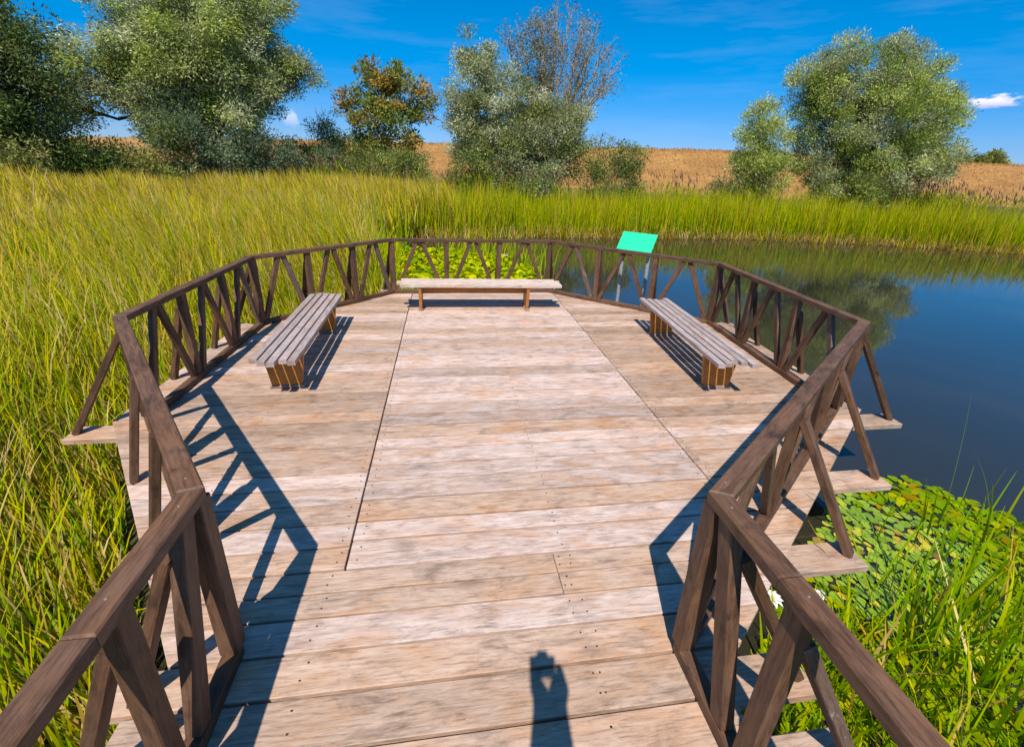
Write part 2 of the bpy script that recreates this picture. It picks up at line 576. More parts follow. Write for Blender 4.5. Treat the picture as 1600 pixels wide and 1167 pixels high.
def water_mat():
    m, t, b = new_mat('pond_water')
    tc = t.nodes.new('ShaderNodeTexCoord')
    mp = t.nodes.new('ShaderNodeMapping'); mp.inputs['Scale'].default_value = (0.8, 2.2, 1)
    mp.inputs['Rotation'].default_value = (0, 0, 0.25)
    t.links.new(tc.outputs['Object'], mp.inputs['Vector'])
    n = t.nodes.new('ShaderNodeTexNoise'); n.inputs['Scale'].default_value = 2.6; n.inputs['Detail'].default_value = 3
    t.links.new(mp.outputs[0], n.inputs['Vector'])
    n2 = t.nodes.new('ShaderNodeTexNoise'); n2.inputs['Scale'].default_value = 0.35; n2.inputs['Detail'].default_value = 2
    t.links.new(tc.outputs['Object'], n2.inputs['Vector'])
    r = ramp(t, [(0.35, (0.15,) * 3), (0.65, (1, 1, 1))])
    t.links.new(n2.outputs['Fac'], r.inputs[0])
    mu = t.nodes.new('ShaderNodeMath'); mu.operation = 'MULTIPLY'
    t.links.new(n.outputs['Fac'], mu.inputs[0]); t.links.new(r.outputs[0], mu.inputs[1])
    bp = t.nodes.new('ShaderNodeBump'); bp.inputs['Strength'].default_value = 0.045; bp.inputs['Distance'].default_value = 0.03
    t.links.new(mu.outputs[0], bp.inputs['Height']); t.links.new(bp.outputs[0], b.inputs['Normal'])
    b.inputs['Base Color'].default_value = (0.027, 0.026, 0.017, 1)
    b.inputs['Roughness'].default_value = 0.03
    b.inputs['IOR'].default_value = 1.333
    b.inputs['Specular IOR Level'].default_value = 1.0
    b.inputs['IOR'].default_value = 1.42
    return m


# ------------------------------------------------------------------ ground, water, dyke
WATER_Z = -0.70
POND = np.array([(-0.6, -30), (-1.0, -6), (-1.7, -3.4), (-2.6, -1), (-2.6, 1.5), (-1.6, 3.4), (-2.2, 5.2), (-2.7, 7.5), (-2.7, 11), (-1.3, 14.6),
                 (2, 15.2), (5.4, 15.6), (10, 15.9), (14.2, 16.1), (20, 15), (26.9, 12.8), (36, 8), (60, -6), (60, -30)], float)


def pond_dist(x, y):
    """signed distance to the pond outline, negative inside"""
    x = np.asarray(x, float); y = np.asarray(y, float)
    d = np.full(x.shape, 1e9); ins = np.zeros(x.shape, bool)
    for i in range(len(POND)):
        a, b = POND[i], POND[(i + 1) % len(POND)]
        ex, ey = b - a
        t = np.clip(((x - a[0]) * ex + (y - a[1]) * ey) / (ex * ex + ey * ey), 0, 1)
        d = np.minimum(d, np.hypot(x - a[0] - t * ex, y - a[1] - t * ey))
        c = ((a[1] > y) != (b[1] > y))
        with np.errstate(divide='ignore', invalid='ignore'):
            xi = (b[0] - a[0]) * (y - a[1]) / (b[1] - a[1] + 1e-12) + a[0]
        ins ^= c & (x < xi)
    return np.where(ins, -d, d)


def ground_z(x, y):
    d = pond_dist(x, y)
    inside = -0.74 - 0.75 * np.clip(-d / 2.5, 0, 1)
    outside = -0.66 + 0.66 * np.clip((d - 2.0) / 12.0, 0, 1) ** 1.0
    left = np.clip((8 - y) / 8, 0, 1) * np.clip((-x) / 3, 0, 1)
    outside = outside * (1 - 0.6 * left) + (-0.66) * 0.6 * left
    return np.where(d < 0, inside, outside) + 0.03 * np.sin(x * 1.7) * np.cos(y * 1.3) * (d > 0.3)


def axis_pts(c, n, near, far):
    s = np.linspace(-1, 1, n)
    return c + near * s * 12 + np.sign(s) * far * np.abs(s) ** 7


gx = axis_pts(4, 171, 4.0, 2500)
gy = axis_pts(8, 171, 4.0, 2500)
GX, GY = np.meshgrid(gx, gy, indexing='ij')
GZ = ground_z(GX, GY)
n0, n1 = GX.shape
I = np.arange(n0 * n1).reshape(n0, n1)
gq = np.stack([I[:-1, :-1], I[1:, :-1], I[1:, 1:], I[:-1, 1:]], -1).reshape(-1, 4)
g = link_mesh('ground', np_mesh('ground', np.stack([GX, GY, GZ], -1).reshape(-1, 3), gq, 4, smooth=True), ground_mat())
tag(g, 'dark marshy ground under the reeds and around the pond', 'ground', kind='structure')

wq = [(-8, -40, WATER_Z), (70, -40, WATER_Z), (70, 18.5, WATER_Z), (-8, 18.5, WATER_Z)]
w = link_mesh('water', np_mesh('water', np.array(wq), np.array([[0, 1, 2, 3]]), 4), water_mat())
tag(w, 'calm dark blue pond reflecting reeds, trees and sky', 'pond', kind='structure')

# dyke: crest bearings (degrees) and distances from the platform
CREST = [(-75, 420), (-55, 330), (-42.9, 255), (-38, 235), (-32, 176), (-24, 125), (-13.4, 97), (0.45, 84), (12, 78), (22.6, 74.5), (29.4, 73), (41.3, 82), (50.8, 101), (54.6, 106), (61, 136), (72, 210), (85, 420)]
az = np.array([c[0] for c in CREST]); di = np.array([c[1] for c in CREST])
azf = np.linspace(-75, 85, 260)
dif = np.interp(azf, az, di)
k = np.ones(13) / 13
dif = np.convolve(np.pad(dif, 6, mode='edge'), k, 'valid')
cx = CAM.x + dif * np.sin(np.radians(azf)); cy = CAM.y + dif * np.cos(np.radians(azf))
tx, ty = np.gradient(cx), np.gradient(cy); tl = np.hypot(tx, ty); nx, ny = ty / tl, -tx / tl   # nx,ny towards the pond
PROF = [(20, -0.6), (17, 0.15), (13, 1.25), (9, 2.5), (5, 3.8), (2.2, 4.85), (1.0, 5.2), (0, 5.3), (-3, 5.3), (-5, 4.9), (-22, -0.5)]
rows = []
for off, z in PROF:
    wob = 0.12 * np.sin(azf * 1.9 + off) + 0.1 * np.sin(azf * 4.3 + off * 2.1)
    sgn = 1
    rows.append(np.stack([cx + sgn * nx * off, cy + sgn * ny * off, np.full_like(cx, z) + wob * (0.5 if z > 0 else 0)], -1))
R_ = np.stack(rows, 1)
# nx,ny must point at the camera side
if np.mean((CAM.x - cx) * nx + (CAM.y - cy) * ny) < 0:
    rows = []
    for off, z in PROF:
        wob = 0.12 * np.sin(azf * 1.9 + off) + 0.1 * np.sin(azf * 4.3 + off * 2.1)
        rows.append(np.stack([cx - nx * off, cy - ny * off, np.full_like(cx, z) + wob * (0.5 if z > 0 else 0)], -1))
    R_ = np.stack(rows, 1)
a_, b_ = R_.shape[:2]
I = np.arange(a_ * b_).reshape(a_, b_)
dq = np.stack([I[:-1, :-1], I[:-1, 1:], I[1:, 1:], I[1:, :-1]], -1).reshape(-1, 4)
dk = link_mesh('embankment', np_mesh('embankment', R_.reshape(-1, 3), dq, 4, smooth=True), dyke_mat())
tag(dk, 'long low dyke of dry orange grass along the horizon', 'embankment', kind='structure')
DYKE = R_

# ------------------------------------------------------------------ deck
RAILV = [(-1.694, -3.431), (-3.326, -1.135), (-3.283, 1.475), (-1.606, 3.185), (1.294, 3.280), (3.554, 1.311), (3.368, -1.452), (0.501, -3.662)]
CTR = Vector((0.0, -0.1))
OFFS = [0.25, 0.31, 0.07, 0.07, 0.07, 0.34, 0.20]     # deck overhang beyond each rail side


def side_normal(i):
    a, b = Vector(RAILV[i]), Vector(RAILV[i + 1])
    d = (b - a).normalized()
    n = Vector((-d.y, d.x))
    if n.dot((a + b) / 2 - CTR) < 0: n = -n
    return n


deck = empty('wooden_deck')
tag(deck, 'weathered pale plank deck of the lakeside viewing platform and its walkway', 'deck')
SEAM_L, SEAM_R = -1.275, 1.398
FRONT_Y = -2.97
NAILS = []


def deck_clip(poly):
    for i in range(7):
        n = side_normal(i)
        d = n.dot(Vector(RAILV[i])) + OFFS[i]
        if i in (0, 6) and poly[0][1] < -3.3:      # where the octagon runs into the walkway the side does not cut
            pass
        poly = clip(poly, n.x, n.y, d)
        if len(poly) < 3: return None
    return poly


def add_plank(poly, mat, dz=0.0, thick=0.045):
    if poly is None or len(poly) < 3: return
    ar = sum(poly[i][0] * poly[(i + 1) % len(poly)][1] - poly[(i + 1) % len(poly)][0] * poly[i][1] for i in range(len(poly))) / 2
    if ar < 0.004: return
    o = prism('plank', poly, -thick, dz, mat, deck, c=0.003)
    # slight twist so that no two boards lie quite level
    o.rotation_euler = (random.uniform(-0.004, 0.004), random.uniform(-0.0006, 0.0006), random.uniform(-0.0008, 0.0008))
    return o


def rect(x0, x1, y0, y1):
    return [(x0, y0), (x1, y0), (x1, y1), (x0, y1)]


rnd = random.Random(21)
for (xa, xb, mat, joists) in ((-4.2, SEAM_L - 0.006, M_DECK_S, (SEAM_L - 0.05, -2.35)),
                              (SEAM_L + 0.006, SEAM_R - 0.005, M_DECK_C, (SEAM_L + 0.06, 0.06, SEAM_R - 0.06)),
                              (SEAM_R + 0.005, 4.2, M_DECK_S, (SEAM_R + 0.05, 2.55))):
    y = FRONT_Y
    while y < 3.5:
        wd = rnd.uniform(0.165, 0.225)
        gap = rnd.uniform(0.010, 0.019)
        poly = deck_clip(rect(xa, xb, y + gap / 2, y + wd - gap / 2))
        dz = rnd.uniform(-0.004, 0.003)
        m_ = mat
        if mat is M_DECK_S and rnd.random() < 0.25: m_ = M_DECK_C
        if mat is M_DECK_C and rnd.random() < 0.15: m_ = M_DECK_S
        add_plank(poly, m_, dz)
        for jx in joists:
            for ny_ in (0.28, 0.72):
                NAILS.append((jx + rnd.uniform(-.012, .012), y + wd * ny_ + rnd.uniform(-.01, .01), dz))
        y += wd
# full-width boards where the walkway runs in
y = FRONT_Y
k_ = 0
WIDTHS = [0.15, 0.15, 0.185, 0.20]
while y > -8.2:
    wd = WIDTHS[k_] if k_ < 4 else rnd.uniform(0.185, 0.23)
    gap = rnd.uniform(0.010, 0.019)
    y0, y1 = y - wd + gap / 2, y - gap / 2
    dz = rnd.uniform(-0.004, 0.003)
    xl, xr = -2.12 + rnd.uniform(-.09, .07), 0.66 + rnd.uniform(-.05, .06)
    if y > -3.72:
        n0_, n6_ = side_normal(0), side_normal(6)
        full = rect(-3.5, 3.5, y0, y1)
        full = clip(full, n0_.x, n0_.y, n0_.dot(Vector(RAILV[0])) + OFFS[0])
        full = clip(full, n6_.x, n6_.y, n6_.dot(Vector(RAILV[7])) + OFFS[6])
        if min(p[0] for p in full) > xl: full = None or clip(rect(xl, 3.5, y0, y1), n6_.x, n6_.y, n6_.dot(Vector(RAILV[7])) + OFFS[6])
    else:
        full = rect(xl, xr, y0, y1)
    if k_ in (0, 1):
        add_plank(clip(full, 1, 0, -0.012), M_DECK_W, dz)
        add_plank(clip(full, -1, 0, 0.008), M_DECK_W, dz - 0.002)
    else:
        add_plank(full, M_DECK_W if rnd.random() < .75 else M_DECK_C, dz)
    for jx in (-1.35, 0.02, 0.06 + rnd.uniform(-.05, .05)):
        for ny_ in (0.3, 0.7):
            NAILS.append((jx + rnd.uniform(-.015, .015), y0 + wd * ny_, dz))
    y -= wd
    k_ += 1
# nail heads: tiny, hundreds
nv, nf = [], []
for (x, y, z) in NAILS:
    if deck_clip(rect(x - .01, x + .01, y - .01, y + .01)) is None and y > -3.2: continue
    b0 = len(nv)
    r_ = 0.0055
    for q in range(6):
        nv.append((x + r_ * math.cos(q * math.pi / 3), y + r_ * math.sin(q * math.pi / 3), z + 0.0042))
    nf.append(tuple(range(b0, b0 + 6)))
nm = bpy.data.meshes.new('nail_heads'); nm.from_pydata(nv, [], nf); nm.update()
no = link_mesh('nail_heads', nm, M_NAIL, deck)
no['kind'] = 'stuff'
# joists and piles under the boards
for x in (-3.0, -2.0, SEAM_L, -0.6, 0.06, 0.75, SEAM_R, 2.2, 3.0):
    ys = [p[1] for p in (clip(clip([(v[0], v[1]) for v in RAILV][::-1], 1, 0, x + .03), -1, 0, -x + .03) or [(0, 0)])]
    if len(ys) > 2:
        member('joist', (x, min(ys) + 0.02, -0.115), (x, max(ys) - 0.02, -0.115), 0.07, 0.135, M_PILE, deck)
for x in (-1.5, -0.6, 0.3):
    member('joist', (x, -8.1, -0.115), (x, -3.75, -0.115), 0.07, 0.135, M_PILE, deck)
for (x, y) in [(v[0] * 0.97, v[1] * 0.97) for v in RAILV] + [(-1.5, -6.2), (0.3, -6.2), (-0.6, 0), (0.75, 0)]:
    member('pile', (x, y, -1.7), (x, y, -0.19), 0.14, 0.14, M_PILE, deck)

# ------------------------------------------------------------------ railing
rail = empty('wooden_railing')
tag(rail, 'dark brown wooden railing with zigzag braces around the whole deck and walkway', 'railing')
RT0, RT1 = 0.945, 1.0
RW = 0.092
path = [(-1.655, -8.2)] + RAILV + [(0.515, -8.2)]
PV = [Vector(p) for p in path]


def offset_pts(i, off):
    """corner i of the rail path moved sideways by off along its mitre"""
    if i == 0 or i == len(PV) - 1:
        d = (PV[1] - PV[0]) if i == 0 else (PV[-1] - PV[-2])
        d = d.normalized(); return PV[i] + Vector((-d.y, d.x)) * off
    d1 = (PV[i] - PV[i - 1]).normalized(); d2 = (PV[i + 1] - PV[i]).normalized()
    n1 = Vector((-d1.y, d1.x)); n2 = Vector((-d2.y, d2.x))
    bsc = (n1 + n2)
    return PV[i] + bsc * (off / (1 + n1.dot(n2)))


def rail_beam(name, i, w, z0, z1, mat, cut0=0.0, cut1=0.0, split=None):
    """one straight mitred beam between path corners i and i+1, local x along it"""
    a0, a1 = offset_pts(i, w / 2), offset_pts(i, -w / 2)
    b0, b1 = offset_pts(i + 1, w / 2), offset_pts(i + 1, -w / 2)
    d = (PV[i + 1] - PV[i]).normalized()
    eps = 0.0012
    a0, a1, b0, b1 = a0 + d * eps, a1 + d * eps, b0 - d * eps, b1 - d * eps
    m = frame_between((*PV[i], 0), (*PV[i + 1], 0)); m.translation = (0, 0, 0)
    mid = (PV[i] + PV[i + 1]) / 2
    inv = m.inverted()
    segs = [((a0, a1), (b0, b1))]
    if split:
        c0 = PV[i] + d * split; nn = Vector((-d.y, d.x)) * (w / 2)
        segs = [((a0, a1), (c0 + nn - d * eps, c0 - nn - d * eps)), ((c0 + nn + d * eps, c0 - nn + d * eps), (b0, b1))]
    res = []
    for (s0, s1), (e0, e1) in segs:
        loc = [inv @ Vector((*(q - mid), 0)) for q in (s1, e1, e0, s0)]
        poly = [(q.x, q.y) for q in loc]
        o = prism(name, poly, z0, z1, mat, rail, c=0.007, origin=(0, 0))
        mm = m.copy(); mm.translation = (mid.x, mid.y, 0)
        o.matrix_local = mm
        res.append(o)
    return res


screw_me = None


def screw(x, y, z, r=0.0055):
    global screw_me
    if screw_me is None:
        vs = [(r * math.cos(q * math.pi / 4), r * math.sin(q * math.pi / 4), 0) for q in range(8)] + [(0.7 * r * math.cos(q * math.pi / 4), 0.7 * r * math.sin(q * math.pi / 4), 0.002) for q in range(8)]
        fs = [(q, (q + 1) % 8, 8 + (q + 1) % 8, 8 + q) for q in range(8)] + [tuple(range(8, 16))]
        screw_me = bpy.data.meshes.new('screw'); screw_me.from_pydata(vs, [], fs); screw_me.update(); screw_me.materials.append(M_SCREW)
    o = bpy.data.objects.new('screw', screw_me); COL.objects.link(o); o.parent = rail; o.location = (x, y, z)


def V3(p, z): return Vector((p[0], p[1], z))


def strut(name, a, b, w, t, n, mat, jitter=0.012):
    """diagonal or post between a and b; n = outward normal of its rail side"""
    a = Vector(a) + Vector((random.uniform(-jitter, jitter), random.uniform(-jitter, jitter), 0))
    b = Vector(b) + Vector((random.uniform(-jitter, jitter), random.uniform(-jitter, jitter), 0))
    return member(name, a, b, w, t, mat, rail, side=(n.x, n.y, 0), c=0.005)


def outrigger(p, n, length, w=0.20):
    """board lying at deck level that sticks out to carry a brace"""
    t = Vector((-n.y, n.x))
    s = p - n * 0.02
    e = p + n * length
    poly = [tuple(s - t * w / 2), tuple(e - t * w / 2), tuple(e + t * w / 2), tuple(s + t * w / 2)]
    if sum(poly[i][0] * poly[(i + 1) % 4][1] - poly[(i + 1) % 4][0] * poly[i][1] for i in range(4)) < 0: poly = poly[::-1]
    o = prism('outrigger', poly, -0.052, -0.0065 + random.uniform(-.002, .001), M_DECK_W, deck, c=0.005)
    return o


def outrigger_under(p, n, length, w=0.17):
    a = V3(p - n * 0.35, -0.083); b = V3(p + n * length, -0.083)
    member('outrigger', a, b, w, 0.055, M_DECK_W, deck)


def ledge(foot, sx, reach=0.5, w=0.21):
    """a deck board running on past the edge, sideways, to carry the foot of a brace"""
    x0, x1 = foot.x - sx * reach, foot.x + sx * 0.06
    y0 = foot.y - w * 0.45
    poly = rect(min(x0, x1), max(x0, x1), y0, y0 + w)
    prism('outrigger', poly, -0.062, -0.012 + random.uniform(-.002, .001), M_DECK_W, deck, c=0.005)


def brace(p, n, out, ztop=0.80, kind='under'):
    mat = M_RAILW if random.random() < 0.3 else M_RAIL
    a = V3(p + n * 0.035, ztop)
    if kind == 'under':
        b = V3(p + n * (out - 0.06), -0.05)
        outrigger_under(p, n, out)
    elif kind == 'deck':
        b = V3(p + n * (out - 0.06), 0.006)
    else:
        f = p + n * (out - 0.05)
        ledge(f, kind)
        b = V3(f, -0.008)
    strut('brace', b, a, 0.075, 0.05, n, mat, 0.004)


for i in range(len(PV) - 1):
    a, b = PV[i], PV[i + 1]
    d = (b - a).normalized(); ln = (b - a).length
    n = Vector((-d.y, d.x))
    if n.dot((a + b) / 2 - Vector((-0.6 if i in (0, len(PV) - 2) else 0, (a.y + b.y) / 2 if i in (0, len(PV) - 2) else -0.1))) < 0: n = -n
    walk = i in (0, len(PV) - 2)
    sp = None
    if i == 0: sp = ln - 0.62
    if i == len(PV) - 2: sp = 0.42
    if i == 2: sp = 0.9
    rail_beam('top_rail', i, RW, RT0, RT1, M_RAIL, split=sp)
    rail_beam('bottom_rail', i, 0.075, 0.006, 0.068, M_RAIL)
    # posts and inverted-V diagonals
    if walk:
        ts = [0.0, 0.5] + list(np.arange(1.43, ln, 0.93))
        flip = (i == 0)
    else:
        ts = [0, ln / 3, 2 * ln / 3, ln] if i != 7 else [0, 1.06, 2.20, ln]; flip = False
    def along(s):
        return (b - d * s) if flip else (a + d * s)
    for q in range(len(ts)):
        s = ts[q]
        p = along(s)
        corner = (not walk) and q in (0, 3)
        if not corner and not (walk and q == 0):
            strut('post', V3(p, 0.069), V3(p, RT0 - .001), 0.085, 0.062, n, M_RAIL, 0.008)
            o_, k_ = {0: (0.40, 'deck'), 1: (0.26, 'deck'), 2: (0.31, 'deck'), 6: (0.34, 'deck'), 7: (0.54, 1), 8: (0.56, 1)}.get(i, (0.36, 'under'))
            brace(p, n, o_, 0.80, k_)
        if q < len(ts) - 1:
            s2 = ts[q + 1]
            mid = along((s + s2) / 2)
            dd = d if not flip else -d
            if walk and q == 0:     # the short first bay has one steep stay only
                strut('diagonal', V3(along(0.34), 0.069), V3(along(0.10), RT0 - .001), 0.09, 0.06, n, M_RAIL, 0.004)
                continue
            f0, f1 = along(s) + dd * 0.085, along(s2) - dd * 0.085
            t0, t1 = mid - dd * 0.042, mid + dd * 0.042
            strut('diagonal', V3(f0, 0.069), V3(t0, RT0 - .001), 0.068, 0.046, n, M_RAIL)
            strut('diagonal', V3(f1, 0.069), V3(t1, RT0 - .001), 0.068, 0.046, n, M_RAIL if random.random() < .8 else M_RAILW)
    for s in (0.09, ln - 0.09):
        if walk and ((s < 1) != (i != 0)): continue
        p = a + d * s
        screw(p.x + random.uniform(-.02, .02), p.y + random.uniform(-.02, .02), RT1 + .0005)
    if walk:
        p = along(0.50); screw(p.x, p.y, RT1 + .0005)
# corner posts with their own outward braces
for j, v in enumerate(RAILV):
    v = Vector(v)
    n = (v - Vector((0, -0.1))).normalized()
    if j in (0, 7):
        n = Vector((-1, 0)) if j == 0 else Vector((1, 0))
        strut('post', V3(v, 0.069), V3(v, RT0 - .001), 0.085, 0.085, Vector((0, 1)), M_RAIL, 0.003)
        p = v + Vector((0, -0.16)) ; brace(p, n, 0.40 if j == 0 else 0.57, 0.82, 'deck' if j == 0 else 1)
    else:
        strut('post', V3(v, 0.069), V3(v, RT0 - .001), 0.085, 0.085, n, M_RAIL, 0.003)
        brace(v, n, 0.56, 0.84, -1 if j == 1 else (1 if j == 6 else 'under'))

# ------------------------------------------------------------------ benches


def bench(label, loc, rz, length, leg_x, slat_mat, seed, height=0.45):
    """slats run along local x, seat 0.45 wide, two tapered panel legs and a stretcher"""
    r = random.Random(seed)
    root = empty('wooden_bench', (loc[0], loc[1], 0), rz)
    tag(root, label, 'bench', 'benches on the viewing platform')
    wy = 0.074; pitch = 0.0915
    for k in range(5):
        yy = (k - 2) * pitch
        dx0, dx1 = r.uniform(-0.085, 0.03), r.uniform(-0.03, 0.085)
        dz = r.uniform(-0.003, 0.003)
        o = member('slat', (-length / 2 + dx0, yy, height - 0.024 + dz), (length / 2 + dx1, yy, height - 0.024 + dz), wy, 0.047, slat_mat, root, c=0.004)
    for lx in leg_x:
        # tapered panel: wider on top
        t = 0.048; yt, yb = 0.205, 0.150; zt, zb = height - 0.0485, 0.030
        vs = [(s * t / 2, y_, z_) for s in (-1, 1) for (y_, z_) in ((-yb, zb), (yb, zb), (yt, zt), (-yt, zt))]
        fs = [(3, 2, 1, 0), (4, 5, 6, 7), (0, 1, 5, 4), (1, 2, 6, 5), (2, 3, 7, 6), (3, 0, 4, 7)]
        me = bpy.data.meshes.new('leg'); me.from_pydata(vs, [], fs)
        bm = bmesh.new(); bm.from_mesh(me)
        bmesh.ops.bevel(bm, geom=bm.edges[:], offset=0.004, segments=1, affect='EDGES')
        bm.normal_update(); bm.to_mesh(me); bm.free(); me.update()
        lo = link_mesh('leg', me, M_LEG, root); lo.location = (lx, 0, 0)
        fo = link_mesh('foot_block', chamfer_box('foot_block', 0.34, 0.075, 0.027, 0.005), M_FOOT, lo)
        fo.rotation_euler = (0, 0, math.pi / 2); fo.location = (0, 0, 0.0165)
    x0, x1 = min(leg_x) + 0.025, max(leg_x) - 0.025
    member('stretcher', (x0, 0, 0.305), (x1, 0, 0.305), 0.05, 0.085, M_LEG, root)
    return root


bench('grey slatted wooden bench beside the reeds, casting its striped shadow towards the deck middle', (-2.345, 0.33), math.pi / 2 + 0.02, 2.32, (-0.86, 0.80), M_SLAT, 3)
bench('pale bleached wooden bench facing the camera at the far end of the deck', (-0.085, 2.245), -0.012, 2.56, (-0.985, 0.78), M_SLATP, 5)
bench('grey slatted wooden bench standing on the side of the deck next to open water', (2.43, 0.03), math.pi / 2 - 0.075, 2.36, (-0.88, 0.80), M_SLAT, 8)

# ------------------------------------------------------------------ green board on two posts
sign = empty('information_board', (2.72, 2.62, WATER_Z), 0)
tag(sign, 'tilted plain mint green board on two metal posts outside the railing', 'board')
sd = Vector((0.757, -0.654, 0)).normalized(); sn = Vector((0.657, 0.754, 0)).normalized()
sc_ = Vector((2.66, 2.52, 0))
inv = sign.matrix_world.inverted() if False else None
SO = Vector((2.72, 2.62, WATER_Z))


def sgn_pt(u, v, z): return sc_ + sd * u + sn * v + Vector((0, 0, z)) - SO


tb = (sn * 0.30 + Vector((0, 0, 0.30))).normalized()
c0 = sgn_pt(0, 0.04, 1.10)
mat_b = Matrix((sd, tb, sd.cross(tb))).transposed().to_4x4(); mat_b.translation = c0
bo = link_mesh('panel', chamfer_box('panel', 0.62, 0.40, 0.016, 0.003), M_GREEN, sign, mat_b)
fo = link_mesh('back_frame', chamfer_box('back_frame', 0.56, 0.34, 0.03, 0.003), M_STEEL, sign, Matrix.Translation(-mat_b.col[2].xyz * 0.0235) @ mat_b)
for u in (-0.235, 0.235):
    member('post', sgn_pt(u, 0.05, -1.9), sgn_pt(u, 0.05, 1.062), 0.055, 0.055, M_STEEL, sign)

# ------------------------------------------------------------------ trees


def unit(v): return v / (np.linalg.norm(v, axis=-1, keepdims=True) + 1e-9)


def leaf_quads(P, axis, length, width, rng, bend=0.15):
    """diamond leaves: P (N,3) base point, axis (N,3) unit direction"""
    n = len(P)
    ref = unit(rng.normal(size=(n, 3)))
    side = unit(np.cross(axis, ref))
    nrm = np.cross(side, axis)
    l = length[:, None]; w_ = width[:, None]
    a = P
    b = P + axis * l * 0.45 + side * w_ * 0.5 + nrm * l * bend * 0.3
    c = P + axis * l + nrm * -l * bend * 0.4
    d = P + axis * l * 0.45 - side * w_ * 0.5 + nrm * l * bend * 0.3
    V = np.stack([a, b, c, d], 1).reshape(-1, 3)
    F = np.arange(n * 4).reshape(n, 4)
    return V, F


def crown_mesh(name, lobes, pal, rng, density=1.0, puff_r=(0.40, 0.75), leaves=110, leaf=(0.17, 0.052), up=0.25, droop=0.0, shell=0.55, hue_up=None):
    """lobes (x,y,z,rx,rz): each is filled with leaf puffs, most of them near the lobe's surface"""
    PV_, AX, CO = [], [], []
    pal = np.array(pal)
    cen = np.mean([l[:3] for l in lobes], axis=0)
    for (x, y, z, rx, rz) in lobes:
        ry = rx * 0.9
        area = 4 * math.pi * ((rx * ry) ** 1.6 / 3 + 2 * (rx * rz) ** 1.6 / 3) ** (1 / 1.6)
        npf = max(6, int(density * area * 0.98))
        dirs = unit(rng.normal(size=(npf, 3)))
        rad = np.where(rng.random(npf) < shell + 0.12, rng.uniform(0.80, 1.06, npf), rng.uniform(0.25, 0.85, npf))
        pc = np.array([x, y, z]) + dirs * rad[:, None] * np.array([rx, ry, rz])
        pr = rng.uniform(*puff_r, npf) * (0.75 + 0.25 * min(1.5, rx))
        for k in range(npf):
            m = int(1.75 * leaves * (pr[k] / 0.6) ** 2 * rng.uniform(0.6, 1.3)) + 4
            dv = unit(rng.normal(size=(m, 3)))
            rr = rng.random(m) ** 0.55
            q = pc[k] + dv * rr[:, None] * pr[k] * np.array([1, 1, 0.8])
            outw = unit(q - np.array([x, y, z]))
            ax = unit(0.55 * dv + 0.45 * outw + 0.75 * rng.normal(size=(m, 3)) + np.array([0, 0, up]) - np.array([0, 0, droop]))
            base = pal[rng.integers(len(pal))] * rng.uniform(0.78, 1.3)
            col = base[None] * rng.uniform(0.72, 1.25, (m, 1)) * rng.uniform(0.93, 1.07, (m, 3))
            PV_.append(q); AX.append(ax); CO.append(col)
    P = np.concatenate(PV_); A = np.concatenate(AX); C_ = np.concatenate(CO)
    n = len(P)
    V, F = leaf_quads(P, A, leaf[0] * rng.uniform(0.65, 1.3, n), leaf[1] * rng.uniform(0.7, 1.3, n), rng)
    return np_mesh(name, V, F, 4, np.repeat(np.clip(C_, 0, 1), 4, axis=0)), n


def limb_path(a, b, r0, r1, rng, n=7, wob=0.08, sag=0.0):
    a, b = np.array(a, float), np.array(b, float)
    ln = np.linalg.norm(b - a)
    t = np.linspace(0, 1, n)
    p = a + (b - a) * t[:, None]
    p[1:-1] += rng.normal(size=(n - 2, 3)) * wob * ln * 0.35
    p[:, 2] += np.sin(t * math.pi) * (sag * ln)
    r = r0 + (r1 - r0) * t ** 0.8
    return np.column_stack([p, r]).tolist()


def tree(name, label, cat, base, fork_h, trunk_r, lobes, pal, seed, group=None, bark=None, stems=1, **kw):
    rng = np.random.default_rng(seed)
    gz = float(ground_z(np.array([base[0]]), np.array([base[1]]))[0])
    root = empty(name, (base[0], base[1], gz))
    tag(root, label, cat, group)
    off = np.array([base[0], base[1], gz])
    paths = []
    forks = []
    for s in range(stems):
        dx = rng.normal(size=2) * trunk_r * (1.8 if stems > 1 else 0.2)
        foot = np.array([dx[0], dx[1], -0.15]); dx = dx * 0.5; fk = np.array([dx[0] * 1.6, dx[1] * 1.6, fork_h * rng.uniform(0.8, 1.15)])
        paths.append(limb_path(foot, fk, trunk_r * (1.0 if stems == 1 else 0.7), trunk_r * 0.6, rng, 6, 0.05))
        forks.append(fk)
    bp_ = []
    for (x, y, z, rx, rz) in lobes:
        c = np.array([x, y, z]) - off
        fk = forks[int(rng.integers(len(forks)))]
        if c[2] < fk[2] + 0.4: fk = np.array([fk[0], fk[1], max(0.2, c[2] * 0.35)])
        lp = limb_path(fk, c, trunk_r * 0.34, trunk_r * 0.10, rng, 7, 0.10, 0.04)
        bp_.append(lp)
        for _ in range(int(4 + rx * 3)):
            dv = unit(rng.normal(size=3) + np.array([0, 0, 0.5]))
            e = c + dv * np.array([rx, rx * .9, rz]) * rng.uniform(0.6, 0.95)
            s0 = np.array(lp[rng.integers(3, 7)][:3])
            bp_.append(limb_path(s0, e, min(0.045, trunk_r * 0.15), 0.010, rng, 5, 0.12))
    for one in paths:
        V, F = tube_arrays([one], 9)
        link_mesh('trunk', np_mesh('trunk', V, F, 4, smooth=True), bark or M_BARK, root)
    V, F = tube_arrays(bp_, 5)
    link_mesh('branches', np_mesh('branches', V, F, 4, smooth=True), bark or M_BARK, root)
    lb = [(x - off[0], y - off[1], z - off[2], rx, rz) for (x, y, z, rx, rz) in lobes]
    me, n = crown_mesh('crown', lb, pal, rng, **kw)
    link_mesh('crown', me, M_LEAF, root)
    return root


